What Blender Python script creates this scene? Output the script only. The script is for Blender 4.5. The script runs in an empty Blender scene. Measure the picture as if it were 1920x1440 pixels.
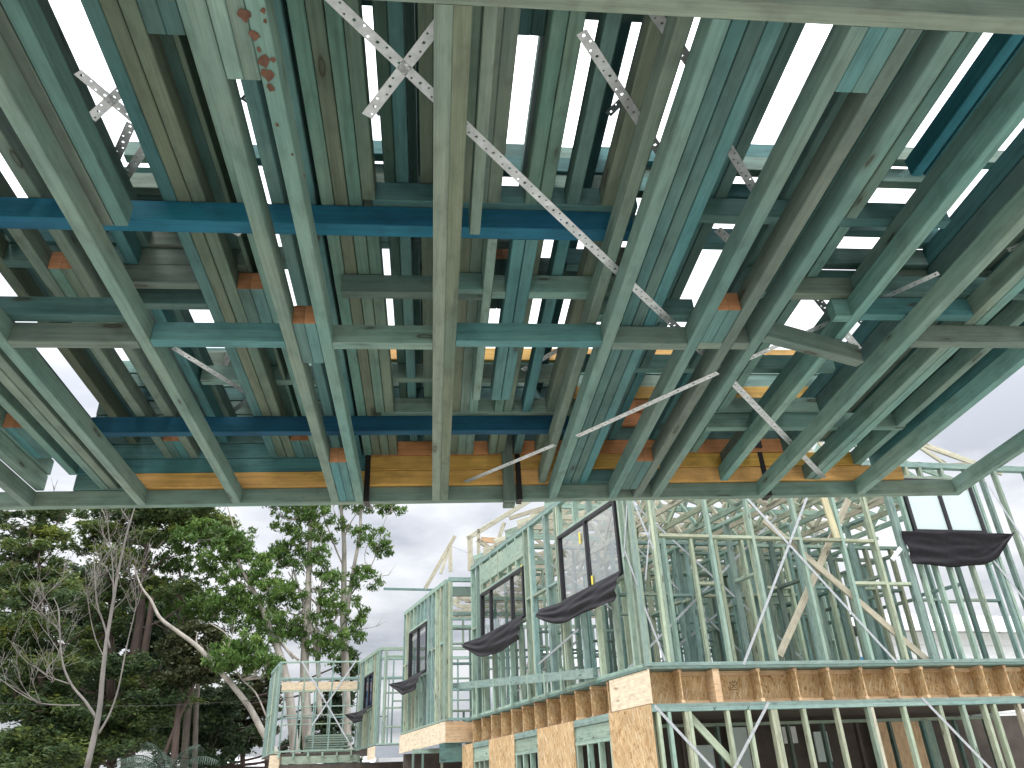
import bpy, math, random
from mathutils import Vector, Matrix
random.seed(7)
C = bpy.context.scene.collection
V = Vector
# ------------------------------------------------------------------ camera calibration
F, CX, CY = 1430.0, 960.0, 720.0
CAM = V((0, 0, 1.6))
zen = V((845-CX, CY+1916, -F)).normalized()
fw = V((0, 0, -1)); Yc = (fw - fw.dot(zen)*zen).normalized(); Xc = Yc.cross(zen)
R = Matrix((Xc, Yc, zen))
def ray(x, y): return R @ V((x-CX, CY-y, -F))
S = ray(808, 1580).normalized()
P = ray(14400, 738); P = (P - P.dot(S)*S).normalized()
N = P.cross(S).normalized()
if N.z < 0: N = -N
H0 = 1.65; PITCH = 0.0908
def on_plane(x, y, p0, n):
    r = ray(x, y); return CAM + r*((p0-CAM).dot(n)/r.dot(n))
def pk(x, y, h):                       # pixel -> pack coordinates on the plane h above the camera
    r = ray(x, y); p = r*(h/r.dot(N)); return p.dot(P), p.dot(S)
def pix(p):
    c = R.transposed() @ (V(p)-CAM); return CX+F*c.x/-c.z, CY-F*c.y/-c.z

# ------------------------------------------------------------------ materials
def new_mat(name):
    m = bpy.data.materials.new(name); m.use_nodes = True
    nt = m.node_tree; return m, nt, nt.nodes['Principled BSDF']
def node(nt, t, **kw):
    n = nt.nodes.new(t)
    for k, v in kw.items(): setattr(n, k, v)
    return n
def math_n(nt, op, a, b=None, clamp=False):
    n = node(nt, 'ShaderNodeMath', operation=op); n.use_clamp = clamp
    for i, v in enumerate((a, b)):
        if v is None: continue
        if isinstance(v, (int, float)): n.inputs[i].default_value = v
        else: nt.links.new(v, n.inputs[i])
    return n.outputs[0]
def mix_c(nt, f, a, b, bt='MIX'):
    n = node(nt, 'ShaderNodeMix', data_type='RGBA', blend_type=bt)
    for s, v in ((n.inputs[0], f), (n.inputs[6], a), (n.inputs[7], b)):
        if isinstance(v, (int, float)): s.default_value = v
        elif isinstance(v, tuple): s.default_value = (*v, 1)
        else: nt.links.new(v, s)
    return n.outputs[2]
def ramp(nt, f, stops):
    n = node(nt, 'ShaderNodeValToRGB'); cr = n.color_ramp
    while len(cr.elements) < len(stops): cr.elements.new(0.5)
    for e, (p, c) in zip(cr.elements, stops):
        e.position = p; e.color = (*c, 1) if isinstance(c, tuple) else (c, c, c, 1)
    nt.links.new(f, n.inputs[0]); return n.outputs[0]
def mapping(nt, src, sc):
    n = node(nt, 'ShaderNodeMapping'); n.inputs['Scale'].default_value = sc
    nt.links.new(src, n.inputs['Vector']); return n.outputs[0]
def noise(nt, vec, s, d=4, r=.55, out=0):
    n = node(nt, 'ShaderNodeTexNoise'); n.inputs['Scale'].default_value = s
    n.inputs['Detail'].default_value = d; n.inputs['Roughness'].default_value = r
    nt.links.new(vec, n.inputs['Vector']); return n.outputs[out]

def timber(name, base, alt, dark, rough=.72, knots=True, patch=.5):
    m, nt, b = new_mat(name)
    uv = node(nt, 'ShaderNodeUVMap', uv_map='UVMap').outputs[0]
    att = node(nt, 'ShaderNodeAttribute', attribute_name='tint'); t = att.outputs['Fac']
    grain = noise(nt, mapping(nt, uv, (1.6, 55, 1)), 1.0, 5, .6)
    fine = noise(nt, mapping(nt, uv, (9, 300, 1)), 1.0, 2, .6)
    stain = noise(nt, mapping(nt, uv, (.8, 2.2, 1)), 1.0, 3, .6)
    blot = noise(nt, mapping(nt, uv, (7, 14, 1)), 1.0, 3, .6)
    sfac = math_n(nt, 'ADD', math_n(nt, 'MULTIPLY', math_n(nt, 'SUBTRACT', stain, .5), 5.0*patch), t, True)
    col = mix_c(nt, sfac, base, alt)
    g = ramp(nt, grain, [(.32, .78), (.52, 1.0), (.70, 1.1)])
    col = mix_c(nt, 1.0, col, g, 'MULTIPLY')
    g2 = ramp(nt, fine, [(.3, .88), (.7, 1.09)])
    col = mix_c(nt, 1.0, col, g2, 'MULTIPLY')
    g3 = ramp(nt, blot, [(.3, .70), (.5, 1.0), (.72, 1.12)])
    col = mix_c(nt, .8, col, g3, 'MULTIPLY')
    br = math_n(nt, 'ADD', math_n(nt, 'MULTIPLY', t, .55), .72)
    bc = node(nt, 'ShaderNodeCombineColor')
    for i in range(3): nt.links.new(br, bc.inputs[i])
    col = mix_c(nt, 1.0, col, bc.outputs[0], 'MULTIPLY')
    if knots:
        vo = node(nt, 'ShaderNodeTexVoronoi'); vo.inputs['Scale'].default_value = 1
        wn = noise(nt, mapping(nt, uv, (12, 20, 1)), 1.0, 2, .5, 1)
        wv = node(nt, 'ShaderNodeVectorMath', operation='MULTIPLY_ADD')
        nt.links.new(wn, wv.inputs[0]); wv.inputs[1].default_value = (.12, .12, 0)
        nt.links.new(mapping(nt, uv, (3.0, 12, 1)), wv.inputs[2])
        nt.links.new(wv.outputs[0], vo.inputs['Vector'])
        kf = ramp(nt, vo.outputs['Distance'], [(.06, .55), (.10, 1.0), (.135, .3), (.25, 0.0)])
        sel = math_n(nt, 'GREATER_THAN', node_sep(nt, vo.outputs['Color']), .5)
        kf2 = math_n(nt, 'MULTIPLY', kf, sel)
        col = mix_c(nt, math_n(nt, 'MULTIPLY', kf2, .92), col, dark)
    smudge = noise(nt, mapping(nt, uv, (5, 9, 1)), 1.0, 6, .7)       # dirt and dark resin streaks
    col = mix_c(nt, math_n(nt, 'MULTIPLY', ramp(nt, smudge, [(.60, 0.0), (.74, 1.0)]), .45), col, dark)
    nt.links.new(col, b.inputs['Base Color'])
    b.inputs['Roughness'].default_value = rough
    b.inputs['Specular IOR Level'].default_value = .3
    bp = node(nt, 'ShaderNodeBump'); bp.inputs['Strength'].default_value = .25; bp.inputs['Distance'].default_value = .002
    nt.links.new(grain, bp.inputs['Height']); nt.links.new(bp.outputs[0], b.inputs['Normal'])
    return m
def node_sep(nt, colout):
    n = node(nt, 'ShaderNodeSeparateColor'); nt.links.new(colout, n.inputs[0]); return n.outputs[0]

M = {}
DK = (.035, .03, .018)
M['green'] = timber('grey_green_timber', (.215, .285, .23), (.115, .235, .215), DK)
M['pale'] = timber('pale_green_timber', (.265, .33, .265), (.165, .28, .25), DK)
M['olive'] = timber('olive_timber', (.185, .225, .16), (.095, .19, .16), DK)
M['teal'] = timber('teal_timber', (.12, .22, .20), (.055, .165, .175), DK)
M['blue'] = timber('blue_dyed_timber', (.010, .10, .19), (.016, .155, .23), (.01, .03, .06), knots=False, patch=.8)
M['grey'] = timber('weathered_timber', (.175, .225, .19), (.10, .195, .18), DK)
M['cyan'] = timber('skylit_cyan_timber', (.10, .36, .42), (.06, .28, .36), DK)  # sky light on a stud's side, put into the base colour
M['pine'] = timber('bare_pine', (.62, .53, .34), (.50, .50, .33), (.12, .06, .02))
M['yellow'] = timber('yellow_laminated_timber', (.62, .38, .08), (.56, .32, .12), (.2, .1, .02), knots=False)
M['red'] = timber('red_laminated_timber', (.52, .25, .10), (.44, .19, .08), (.1, .04, .02), knots=False)
M['orange'] = timber('cut_end_grain', (.52, .25, .12), (.42, .20, .10), (.2, .1, .05), knots=False)
M['hgreen'] = timber('house_stud_green', (.33, .405, .32), (.23, .335, .285), DK)
M['hteal'] = timber('house_stud_teal', (.255, .35, .315), (.19, .295, .275), DK)
M['hyel'] = timber('house_stud_yellow', (.42, .44, .32), (.32, .39, .29), DK)
M['ply'] = timber('plywood', (.62, .50, .35), (.66, .56, .42), (.2, .12, .06), patch=.3)
M['lvl'] = timber('laminated_beam', (.58, .38, .22), (.64, .46, .29), (.2, .1, .05), knots=False)
M['truss'] = timber('truss_timber', (.52, .48, .37), (.42, .41, .32), DK)

def osb(name, k):
    m, nt, b = new_mat(name)
    tc = node(nt, 'ShaderNodeTexCoord').outputs['Object']
    def strands(rot, off):
        mp = node(nt, 'ShaderNodeMapping'); mp.inputs['Rotation'].default_value = (0, rot, 0); mp.inputs['Location'].default_value = (off, off, off)
        nt.links.new(tc, mp.inputs['Vector'])
        mp2 = mapping(nt, mp.outputs[0], (62, 62, 10))
        v = node(nt, 'ShaderNodeTexVoronoi'); v.inputs['Scale'].default_value = 1; v.inputs['Randomness'].default_value = 1
        nt.links.new(mp2, v.inputs['Vector']); return node_sep(nt, v.outputs['Color'])
    f = math_n(nt, 'MAXIMUM', math_n(nt, 'MULTIPLY', strands(.25, 3), .8), math_n(nt, 'MAXIMUM', math_n(nt, 'MULTIPLY', strands(-.35, 7), .95), math_n(nt, 'MULTIPLY', strands(1.1, 11), .75)))
    c = ramp(nt, f, [(.12, (.24*k, .12*k, .04*k)), (.4, (.46*k, .28*k, .12*k)), (.68, (.58*k, .40*k, .21*k)), (.84, (.64*k, .47*k, .27*k)), (.97, (.74*k, .62*k, .44*k))])
    big = ramp(nt, noise(nt, tc, 3, 3), [(.3, .82), (.7, 1.1)])
    c = mix_c(nt, 1, c, big, 'MULTIPLY')
    nt.links.new(c, b.inputs['Base Color']); b.inputs['Roughness'].default_value = .75
    return m
M['osb'] = osb('strand_board', .98)
M['osbp'] = osb('pale_strand_board', .92)
def plain(name, col, rough=.6, metal=0, var=.25, sc=8, spec=.4):
    m, nt, b = new_mat(name)
    tc = node(nt, 'ShaderNodeTexCoord').outputs['Object']
    n1 = noise(nt, tc, sc, 5, .6)
    c = mix_c(nt, 1, col, ramp(nt, n1, [(.3, 1-var), (.7, 1+var)]), 'MULTIPLY')
    nt.links.new(c, b.inputs['Base Color']); b.inputs['Roughness'].default_value = rough
    b.inputs['Metallic'].default_value = metal; b.inputs['Specular IOR Level'].default_value = spec
    return m
M['zinc'] = plain('galvanised_steel', (.55, .58, .60), .38, .75, .2, 30)
M['black'] = plain('black_strap', (.012, .010, .012), .5)
M['frame'] = plain('charcoal_aluminium', (.022, .022, .026), .4, .1)
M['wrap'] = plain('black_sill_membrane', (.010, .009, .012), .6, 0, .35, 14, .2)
M['fasc'] = plain('grey_fascia_board', (.34, .37, .42), .6, 0, .06)
M['white'] = plain('white_board', (.72, .75, .76), .5, 0, .08)
M['frost'] = plain('frosted_glazing', (.55, .66, .66), .25, 0, .04)
M['blueg'] = plain('blue_wrap', (.05, .19, .38), .3, 0, .4, 6)
M['brown'] = plain('interior_shade_brown', (.085, .07, .06), .8, 0, .3, 3)  # dimness of the interiors put into the base colour
M['ground'] = plain('building_site_ground', (.42, .40, .35), .95, 0, .35, 1.2)
M['slab'] = plain('concrete_slab', (.42, .41, .38), .9, 0, .2, 2)
M['roof'] = plain('pale_metal_roof', (.55, .56, .57), .5, .1, .08)
M['ink'] = plain('marker_ink', (.02, .015, .012), .8)
M['tape'] = plain('yellow_tape', (.75, .62, .08), .6)
M['stain'] = plain('brown_mud_spot', (.11, .055, .035), .9, 0, .4, 40)
M['cable'] = plain('cable_sheath', (.02, .02, .02), .6)
def glass(name, tint, dens):
    m, nt, b = new_mat(name); nt.nodes.remove(b)
    out = nt.nodes['Material Output']
    tr = node(nt, 'ShaderNodeBsdfTransparent'); tr.inputs[0].default_value = (*tint, 1)
    gl = node(nt, 'ShaderNodeBsdfGlossy'); gl.inputs['Roughness'].default_value = .02
    fr = node(nt, 'ShaderNodeLayerWeight'); fr.inputs[0].default_value = .5
    mx = node(nt, 'ShaderNodeMixShader')
    nt.links.new(math_n(nt, 'ADD', math_n(nt, 'MULTIPLY', math_n(nt, 'POWER', fr.outputs['Facing'], 4.0), .6), dens, True), mx.inputs[0])
    nt.links.new(tr.outputs[0], mx.inputs[1]); nt.links.new(gl.outputs[0], mx.inputs[2])
    nt.links.new(mx.outputs[0], out.inputs[0]); return m
M['glass'] = glass('window_glass', (.93, .95, .96), .22)
M['glassb'] = glass('blue_film_glass', (.08, .22, .5), .12)

def bark(name, a, b_, sc=3):
    m, nt, b = new_mat(name)
    tc = node(nt, 'ShaderNodeTexCoord').outputs['Object']
    n1 = noise(nt, mapping(nt, tc, (sc, sc, sc*.3)), 1.0, 6, .65)
    c = ramp(nt, n1, [(.3, a), (.7, b_)])
    nt.links.new(c, b.inputs['Base Color']); b.inputs['Roughness'].default_value = .85
    bp = node(nt, 'ShaderNodeBump'); bp.inputs['Strength'].default_value = .5; bp.inputs['Distance'].default_value = .04
    nt.links.new(n1, bp.inputs['Height']); nt.links.new(bp.outputs[0], b.inputs['Normal']); return m
M['bark_pale'] = bark('pale_gum_bark', (.19, .175, .15), (.46, .43, .38))
M['bark_grey'] = bark('grey_bark', (.12, .10, .085), (.27, .24, .21))
M['bark_dark'] = bark('dark_bark', (.05, .035, .03), (.12, .085, .07))
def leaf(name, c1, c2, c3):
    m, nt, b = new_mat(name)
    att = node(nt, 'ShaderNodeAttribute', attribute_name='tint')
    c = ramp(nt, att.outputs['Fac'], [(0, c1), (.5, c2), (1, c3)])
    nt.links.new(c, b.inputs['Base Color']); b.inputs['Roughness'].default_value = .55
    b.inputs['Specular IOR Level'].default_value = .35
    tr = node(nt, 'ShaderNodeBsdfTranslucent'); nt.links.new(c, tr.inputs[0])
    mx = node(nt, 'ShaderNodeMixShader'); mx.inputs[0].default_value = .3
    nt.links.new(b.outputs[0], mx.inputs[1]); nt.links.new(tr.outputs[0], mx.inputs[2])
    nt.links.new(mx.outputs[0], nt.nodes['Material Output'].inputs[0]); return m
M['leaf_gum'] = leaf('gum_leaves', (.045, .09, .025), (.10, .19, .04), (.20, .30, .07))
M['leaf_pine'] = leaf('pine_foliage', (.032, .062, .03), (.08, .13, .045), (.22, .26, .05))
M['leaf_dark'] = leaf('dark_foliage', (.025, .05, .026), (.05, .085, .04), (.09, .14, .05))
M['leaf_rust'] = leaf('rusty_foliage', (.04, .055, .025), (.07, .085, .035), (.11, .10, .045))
M['twig'] = bark('dry_twigs', (.12, .11, .10), (.27, .25, .23))

# ------------------------------------------------------------------ mesh builder
class MB:
    def __init__(s): s.v = []; s.f = []; s.uv = []; s.mi = []; s.t = []
    def board(s, p0, p1, side, w, t, ch=.003, end=0, tint=None):
        """chamfered board from p0 to p1; w along `side`, t across; centred on the line"""
        p0, p1 = V(p0), V(p1); d = (p1-p0); L = d.length; d.normalize()
        sd = V(side); sd = (sd - sd.dot(d)*d).normalized(); n = d.cross(sd)
        a, b = w/2, t/2; c = min(ch, a*.3, b*.3)
        prof = [(-a+c, -b), (a-c, -b), (a, -b+c), (a, b-c), (a-c, b), (-a+c, b), (-a, b-c), (-a, -b+c)]
        base = len(s.v)
        for q in (p0, p1):
            for (x, y) in prof: s.v.append(q+sd*x+n*y)
        tint = random.random() if tint is None else tint
        u0, v0 = random.uniform(0, 90), random.uniform(0, 90)
        per = 0
        for i in range(8):
            j = (i+1) % 8
            seg = math.dist(prof[i], prof[j])
            s.f.append((base+i, base+j, base+8+j, base+8+i))
            s.uv.append([(u0, v0+per), (u0, v0+per+seg), (u0+L, v0+per+seg), (u0+L, v0+per)])
            s.mi.append(0); s.t.append(tint); per += seg
        for k, o in ((0, base), (1, base+8)):
            idx = [o+i for i in range(8)]
            if k == 0: idx.reverse()
            s.f.append(tuple(idx)); pr = prof if k else prof[::-1]
            s.uv.append([(u0+x, v0+y+3) for (x, y) in pr]); s.mi.append(end); s.t.append(tint)
        return s
    def box(s, lo, hi, axis=0, **k):
        c = [(lo[i]+hi[i])/2 for i in range(3)]
        p0, p1 = list(c), list(c); p0[axis], p1[axis] = lo[axis], hi[axis]
        o = [(1, 2), (0, 2), (0, 1)][axis]
        sd = [0, 0, 0]; sd[o[0]] = 1
        return s.board(p0, p1, sd, hi[o[0]]-lo[o[0]], hi[o[1]]-lo[o[1]], **k)
    def face(s, pts, tint=.5, mi=0, uv=None):
        b = len(s.v); s.v += [V(p) for p in pts]; s.f.append(tuple(range(b, b+len(pts))))
        s.uv.append(uv or [(p[0], p[1]+p[2]) for p in pts]); s.mi.append(mi); s.t.append(tint)
    def tube(s, pts, rad, n=8, tint=.5):
        pts = [V(p) for p in pts]; rings = []
        for i, p in enumerate(pts):
            d = (pts[min(i+1, len(pts)-1)]-pts[max(i-1, 0)]).normalized()
            a = d.cross(V((0.3, 1, 0.1))).normalized(); b = d.cross(a)
            base = len(s.v); rings.append(base)
            for k in range(n):
                an = 2*math.pi*k/n; s.v.append(p+(a*math.cos(an)+b*math.sin(an))*rad[i])
        for i in range(len(pts)-1):
            for k in range(n):
                k2 = (k+1) % n; r0, r1 = rings[i], rings[i+1]
                s.f.append((r0+k, r0+k2, r1+k2, r1+k)); s.uv.append([(0, 0)]*4); s.mi.append(0); s.t.append(tint)
        s.f.append(tuple(rings[0]+k for k in range(n))[::-1]); s.uv.append([(0, 0)]*n); s.mi.append(0); s.t.append(tint)
        s.f.append(tuple(rings[-1]+k for k in range(n))); s.uv.append([(0, 0)]*n); s.mi.append(0); s.t.append(tint)
    def build(s, name, mats, parent=None, smooth=False, weld=False):
        if weld:
            idx, nv, mp = {}, [], []
            for v in s.v:
                k = (round(v[0], 5), round(v[1], 5), round(v[2], 5))
                if k not in idx: idx[k] = len(nv); nv.append(v)
                mp.append(idx[k])
            s.v = nv; s.f = [tuple(mp[i] for i in f) for f in s.f]
        me = bpy.data.meshes.new(name); me.from_pydata([tuple(v) for v in s.v], [], s.f)
        uvl = me.uv_layers.new(name='UVMap'); flat = []
        for u in s.uv:
            for a in u: flat += [a[0], a[1]]
        uvl.data.foreach_set('uv', flat)
        at = me.attributes.new('tint', 'FLOAT', 'FACE'); at.data.foreach_set('value', s.t)
        for m in (mats if isinstance(mats, (list, tuple)) else [mats]): me.materials.append(m)
        me.polygons.foreach_set('material_index', s.mi)
        if smooth: me.polygons.foreach_set('use_smooth', [True]*len(me.polygons))
        o = bpy.data.objects.new(name, me); C.objects.link(o)
        if parent: o.parent = parent
        return o
def tag(o, label=None, cat=None, group=None, kind=None):
    if label: o['label'] = label
    if cat: o['category'] = cat
    if group: o['group'] = group
    if kind: o['kind'] = kind
    return o
def empty(name, mat=None, loc=None):
    o = bpy.data.objects.new(name, None); C.objects.link(o); o.empty_display_size = .2
    if mat is not None: o.matrix_world = mat
    if loc is not None: o.location = loc
    return o
def frame_mat(o, x, y, z):
    m = Matrix((x, y, z)).transposed().to_4x4(); m.translation = o; return m

def strap_mesh(mb, p0, p1, nrm, w=.03, cell=.026, holes=True):
    """perforated galvanised strip: ring cells with a real hole each"""
    p0, p1, nrm = V(p0), V(p1), V(nrm)
    d = p1-p0; L = d.length; d.normalize(); sd = d.cross(nrm).normalized()
    n = max(1, int(L/cell)); cell = L/n; hw = w/2
    def P_(a, b): return p0+d*a+sd*b
    for i in range(n):
        x0, x1 = i*cell, (i+1)*cell; xm = (x0+x1)/2
        if not holes:
            mb.face([P_(x0, -hw), P_(x1, -hw), P_(x1, hw), P_(x0, hw)]); continue
        cyh = (0, .007, -.007)[i % 3]; r = (.0058, .0042, .0042)[i % 3]
        ring = [P_(xm+r*math.cos(a), cyh+r*math.sin(a)) for a in [math.pi*(.25+k*.5)-math.pi for k in range(4)]]
        sq = [P_(x0, -hw), P_(x1, -hw), P_(x1, hw), P_(x0, hw)]
        for k in range(4): mb.face([sq[k], sq[(k+1) % 4], ring[(k+1) % 4], ring[k]])
def strap_obj(name, segs, nrm, parent, w=.03, holes=True, mat='zinc'):
    mb = MB()
    for a, b in segs: strap_mesh(mb, a, b, nrm, w, holes=holes)
    o = mb.build(name, M[mat], parent)
    md = o.modifiers.new('thickness', 'SOLIDIFY'); md.thickness = .0012
    return o

# ================================================================== THE STACK OF WALL FRAMES
YO = 2.5
def pack_root(name, k):
    return empty(name, frame_mat(CAM + S*YO + N*(H0+k*PITCH), P, S, N))
def hk(k): return H0 + k*PITCH
def ax(k, a):            # stud angle -> pack X on the underside of layer k
    return pk(808+a*1100, 480, hk(k))[0]
def yrow(k, x, row):     # pack Y where the line X = x meets the image row
    lo, hi = .1, 9
    for _ in range(40):
        m = (lo+hi)/2
        q = pix(CAM + P*x + S*m + N*hk(k))
        if q[1] < row: lo = m
        else: hi = m
    return lo
YF = [yrow(0, 0.5, 942)]
FAR = YF[0]; NEAR0 = yrow(0, 1.0, 49)
layers = {k: dict(studs=[], plates=[], nogs=[], blocks=[]) for k in range(11)}
def free(k, x0, x1, y0=0, y1=9):
    return all(x1 <= s[0]+.0005 or x0 >= s[1]-.0005 or y1 <= s[2] or y0 >= s[3] for s in layers[k]['studs'])
def stud(k, a, n=1, mat='green', far=None, near=None, w=.045, force=True, inner=False):
    """a = angle of the underside left edge"""
    x = ax(k, a)
    y0 = .45 if near is None else yrow(k, x, near)
    if k == 0 and near is None: y0 = NEAR0
    y1 = FAR-.045 if far is None else yrow(k, x, far)
    for i in range(n):
        xx = x+i*(w+.0028)
        if force or free(k, xx, xx+w, y0, y1):
            layers[k]['studs'].append((xx, xx+w, y0, y1, mat))
def block(k, x0, x1, rn, rf, mat='teal'):   # between two studs; rn = near row, rf = far row
    xm = (x0+x1)/2
    layers[k]['blocks'].append((x0+.001, x1-.001, yrow(k, xm, rn) if rn is not None else .5, yrow(k, xm, rf), mat))
def plate(k, pxl, pxr, row, mat='green', w=.045, y=None, name='plate', h=.0885):
    rx = (pxl+pxr)/2
    if y is None: y = pk(rx, row, hk(k))[1]
    def xat(px):
        lo, hi = -6, 6
        for _ in range(40):
            m = (lo+hi)/2
            if pix(CAM+P*m+S*y+N*hk(k))[0] < px: lo = m
            else: hi = m
        return lo
    layers[k]['plates'].append((xat(pxl), xat(pxr), y-w, y, mat, name, h))
def nog(k, row, present, mats=('green', 'grey', 'teal'), y=None):
    """row of short noggins between this layer's studs; present = probability or list of pixel spans"""
    layers[k]['nogs'].append((row, present, mats))

# --- bottom frame (layer 0)
for a, n, m in [(-1.215, 1, 'green'), (-.872, 1, 'green'), (-.586, 1, 'green'), (-.293, 1, 'green'), (-.222, 1, 'green'),
                (.0035, 1, 'pale'), (.0265, 1, 'olive'), (.343, 1, 'grey'), (.516, 1, 'grey'), (.585, 1, 'grey'), (.640, 1, 'grey'),
                (.946, 1, 'green'), (1.224, 1, 'green'), (1.50, 1, 'green')]:
    stud(0, a, n, m)
block(0, ax(0, -.293)+.045, ax(0, -.222), 0, 151, 'green')
block(0, ax(0, -.293)+.045, ax(0, -.222), 608, 682, 'teal')
block(0, ax(0, -.293)+.045, ax(0, -.222), 868, 940, 'teal')
block(0, ax(0, .516)+.045, ax(0, .585), 40, 175, 'teal')
block(0, ax(0, .516)+.045, ax(0, .585), 583, 650, 'teal')
block(0, ax(0, .516)+.045, ax(0, .585), 866, 918, 'teal')
layers[0]['plates'].append((-3.3, ax(0, 1.50)+.046, FAR-.045, FAR, 'green', 'plate', .0885))
layers[0]['plates'].append((-3.3, ax(0, 1.50)+.046, NEAR0-.046, NEAR0, 'pale', 'plate', .0885))
nog(0, 655, [(30, 265), (290, 525), (625, 812), (850, 1125), (1150, 1400), (1690, 1905)])
# --- layer 1
stud(1, -.537, 2, 'grey', far=423, w=.042)
stud(3, -.395, 2, 'olive'); stud(3, -.303, 1, 'green')
block(3, ax(3, -.395)+.0925, ax(3, -.303), 0, 66); block(3, ax(3, -.395)+.0925, ax(3, -.303), 543, 640)
block(3, ax(3, -.395)+.0925, ax(3, -.303), 827, 900)
stud(3, -.692, 1, 'green'); stud(3, -.626, 1, 'green')
block(3, ax(3, -.692)+.045, ax(3, -.626), 505, 640, 'olive'); block(3, ax(3, -.692)+.045, ax(3, -.626), 828, 900)
stud(1, -1.125, 1, 'pale'); stud(1, -.935, 2, 'green')
stud(1, .063, 1, 'pale', far=440, w=.036)
stud(1, .300, 1, 'green', w=.040); stud(1, .366, 3, 'teal')
stud(2, .094, 1, 'pale', near=442, far=750, w=.036)
stud(2, .136, 2, 'teal', near=442, far=750)
stud(1, .80, 1, 'green'); stud(1, 1.03, 2, 'green')
nog(1, 603, [(40, 240), (1130, 1300), (1560, 1700)])
# --- layer 2 : blue plates
plate(2, -60, 1182, 441, 'blue', w=.06); plate(2, 172, 1066, 817, 'blue', w=.05)
stud(2, -1.06, 1, 'green'); stud(2, -.985, 1, 'green'); block(2, ax(2, -1.06)+.045, ax(2, -.985), 803, 860)
stud(2, .61, 1, 'green'); stud(2, .775, 2, 'grey'); stud(2, 1.12, 1, 'green'); stud(2, 1.17, 1, 'teal')
nog(3, 583, [(250, 430)], ('teal', 'green'))
nog(9, 336, [(940, 1060), (1330, 1500)], ('teal', 'pale'))
nog(8, 368, [(700, 820), (1040, 1250), (240, 340)], ('pale', 'green'))
nog(6, 520, [(260, 420), (860, 1180)], ('teal', 'pale'))
nog(2, 560, [(640, 812), (850, 1170), (1400, 1500), (1690, 1830)])
# --- layer 3
stud(3, -.172, 4, 'olive'); stud(3, -.20, 1, 'teal')
stud(3, .147, 2, 'olive'); stud(3, .2125, 1, 'teal'); stud(3, .268, 2, 'olive')
plate(3, 700, 1190, 400, 'teal', w=.05); plate(3, 1290, 1770, 424, 'teal'); plate(3, 715, 1075, 781, 'green'); plate(3, 1330, 1535, 779, 'pale')
plate(2, 1320, 1690, 808, 'green')
nog(3, 545, [(240, 440), (1400, 1560), (1700, 1800)])
# --- layer 4
stud(4, -.0525, 1, 'teal'); stud(4, -.0365, 2, 'olive')
plate(4, 735, 1075, 718, 'pale'); plate(4, 380, 640, 722, 'pale'); plate(4, 1080, 1560, 700, 'green')
nog(4, 507, [(0, 440), (520, 640), (1060, 1180), (1440, 1720)])
stud(5, -.0705, 1, 'olive', w=.042)
stud(5, .108-.021, 1, 'teal'); stud(5, .141, 1, 'grey')
block(5, ax(5, .087)+.045, ax(5, .141), 0, 68, 'teal'); block(5, ax(5, .087)+.045, ax(5, .141), 487, 580, 'teal')
nog(5, 470, [(0, 90), (190, 420), (600, 820), (880, 1010), (1290, 1560), (1690, 1760)])
nog(6, 447, [(60, 200), (640, 690), (1130, 1290), (1560, 1700)])
nog(7, 420, [(240, 340), (600, 680), (1290, 1420)])
nog(8, 385, [(250, 420), (900, 1000), (1340, 1420)])
nog(9, 352, [(240, 330), (700, 760), (1040, 1200), (1640, 1700)])
nog(10, 311, [(240, 560), (680, 1330), (1370, 1500), (1660, 1760)], ('teal', 'pale'))
plate(7, 965, 1060, 68, 'teal'); plate(6, 1085, 1260, 42, 'teal'); plate(9, 670, 712, 12, 'teal'); plate(6, 380, 520, 695, 'pale')
plate(8, 370, 560, 690, 'pale')
# far plates of the upper frames
lvl = {1: [(-1.93, -1.62, 'teal'), (-1.62, .72, 'yellow'), (.722, 1.36, 'teal'), (1.362, 2.85, 'yellow')],
       2: [(-1.93, -.35, 'teal'), (-.349, 2.6, 'yellow')], 3: [(-1.9, -.35, 'teal'), (-.349, 2.2, 'red')],
       4: [(-1.9, 2.6, 'teal')], 5: [(-1.9, .9, 'green'), (.901, 2.4, 'red')], 6: [(-1.9, .9, 'green'), (.901, 2.5, 'red')],
       7: [(-1.9, .75, 'teal'), (.751, 2.6, 'yellow')], 8: [(-1.9, 2.6, 'pale')], 9: [(-1.9, 2.6, 'pale')], 10: [(-1.6, -.5, 'teal'), (-.499, 1.4, 'yellow'), (1.401, 2.4, 'yellow')]}
for k, l in lvl.items():
    for x0, x1, m in l:
        yy = FAR - .004*k
        nm = 'laminated_beam' if m in ('yellow', 'red') else 'plate'
        layers[k]['plates'].append((x0, x1, yy-(.06 if nm != 'plate' else .045), yy, m, nm, .0885))
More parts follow.
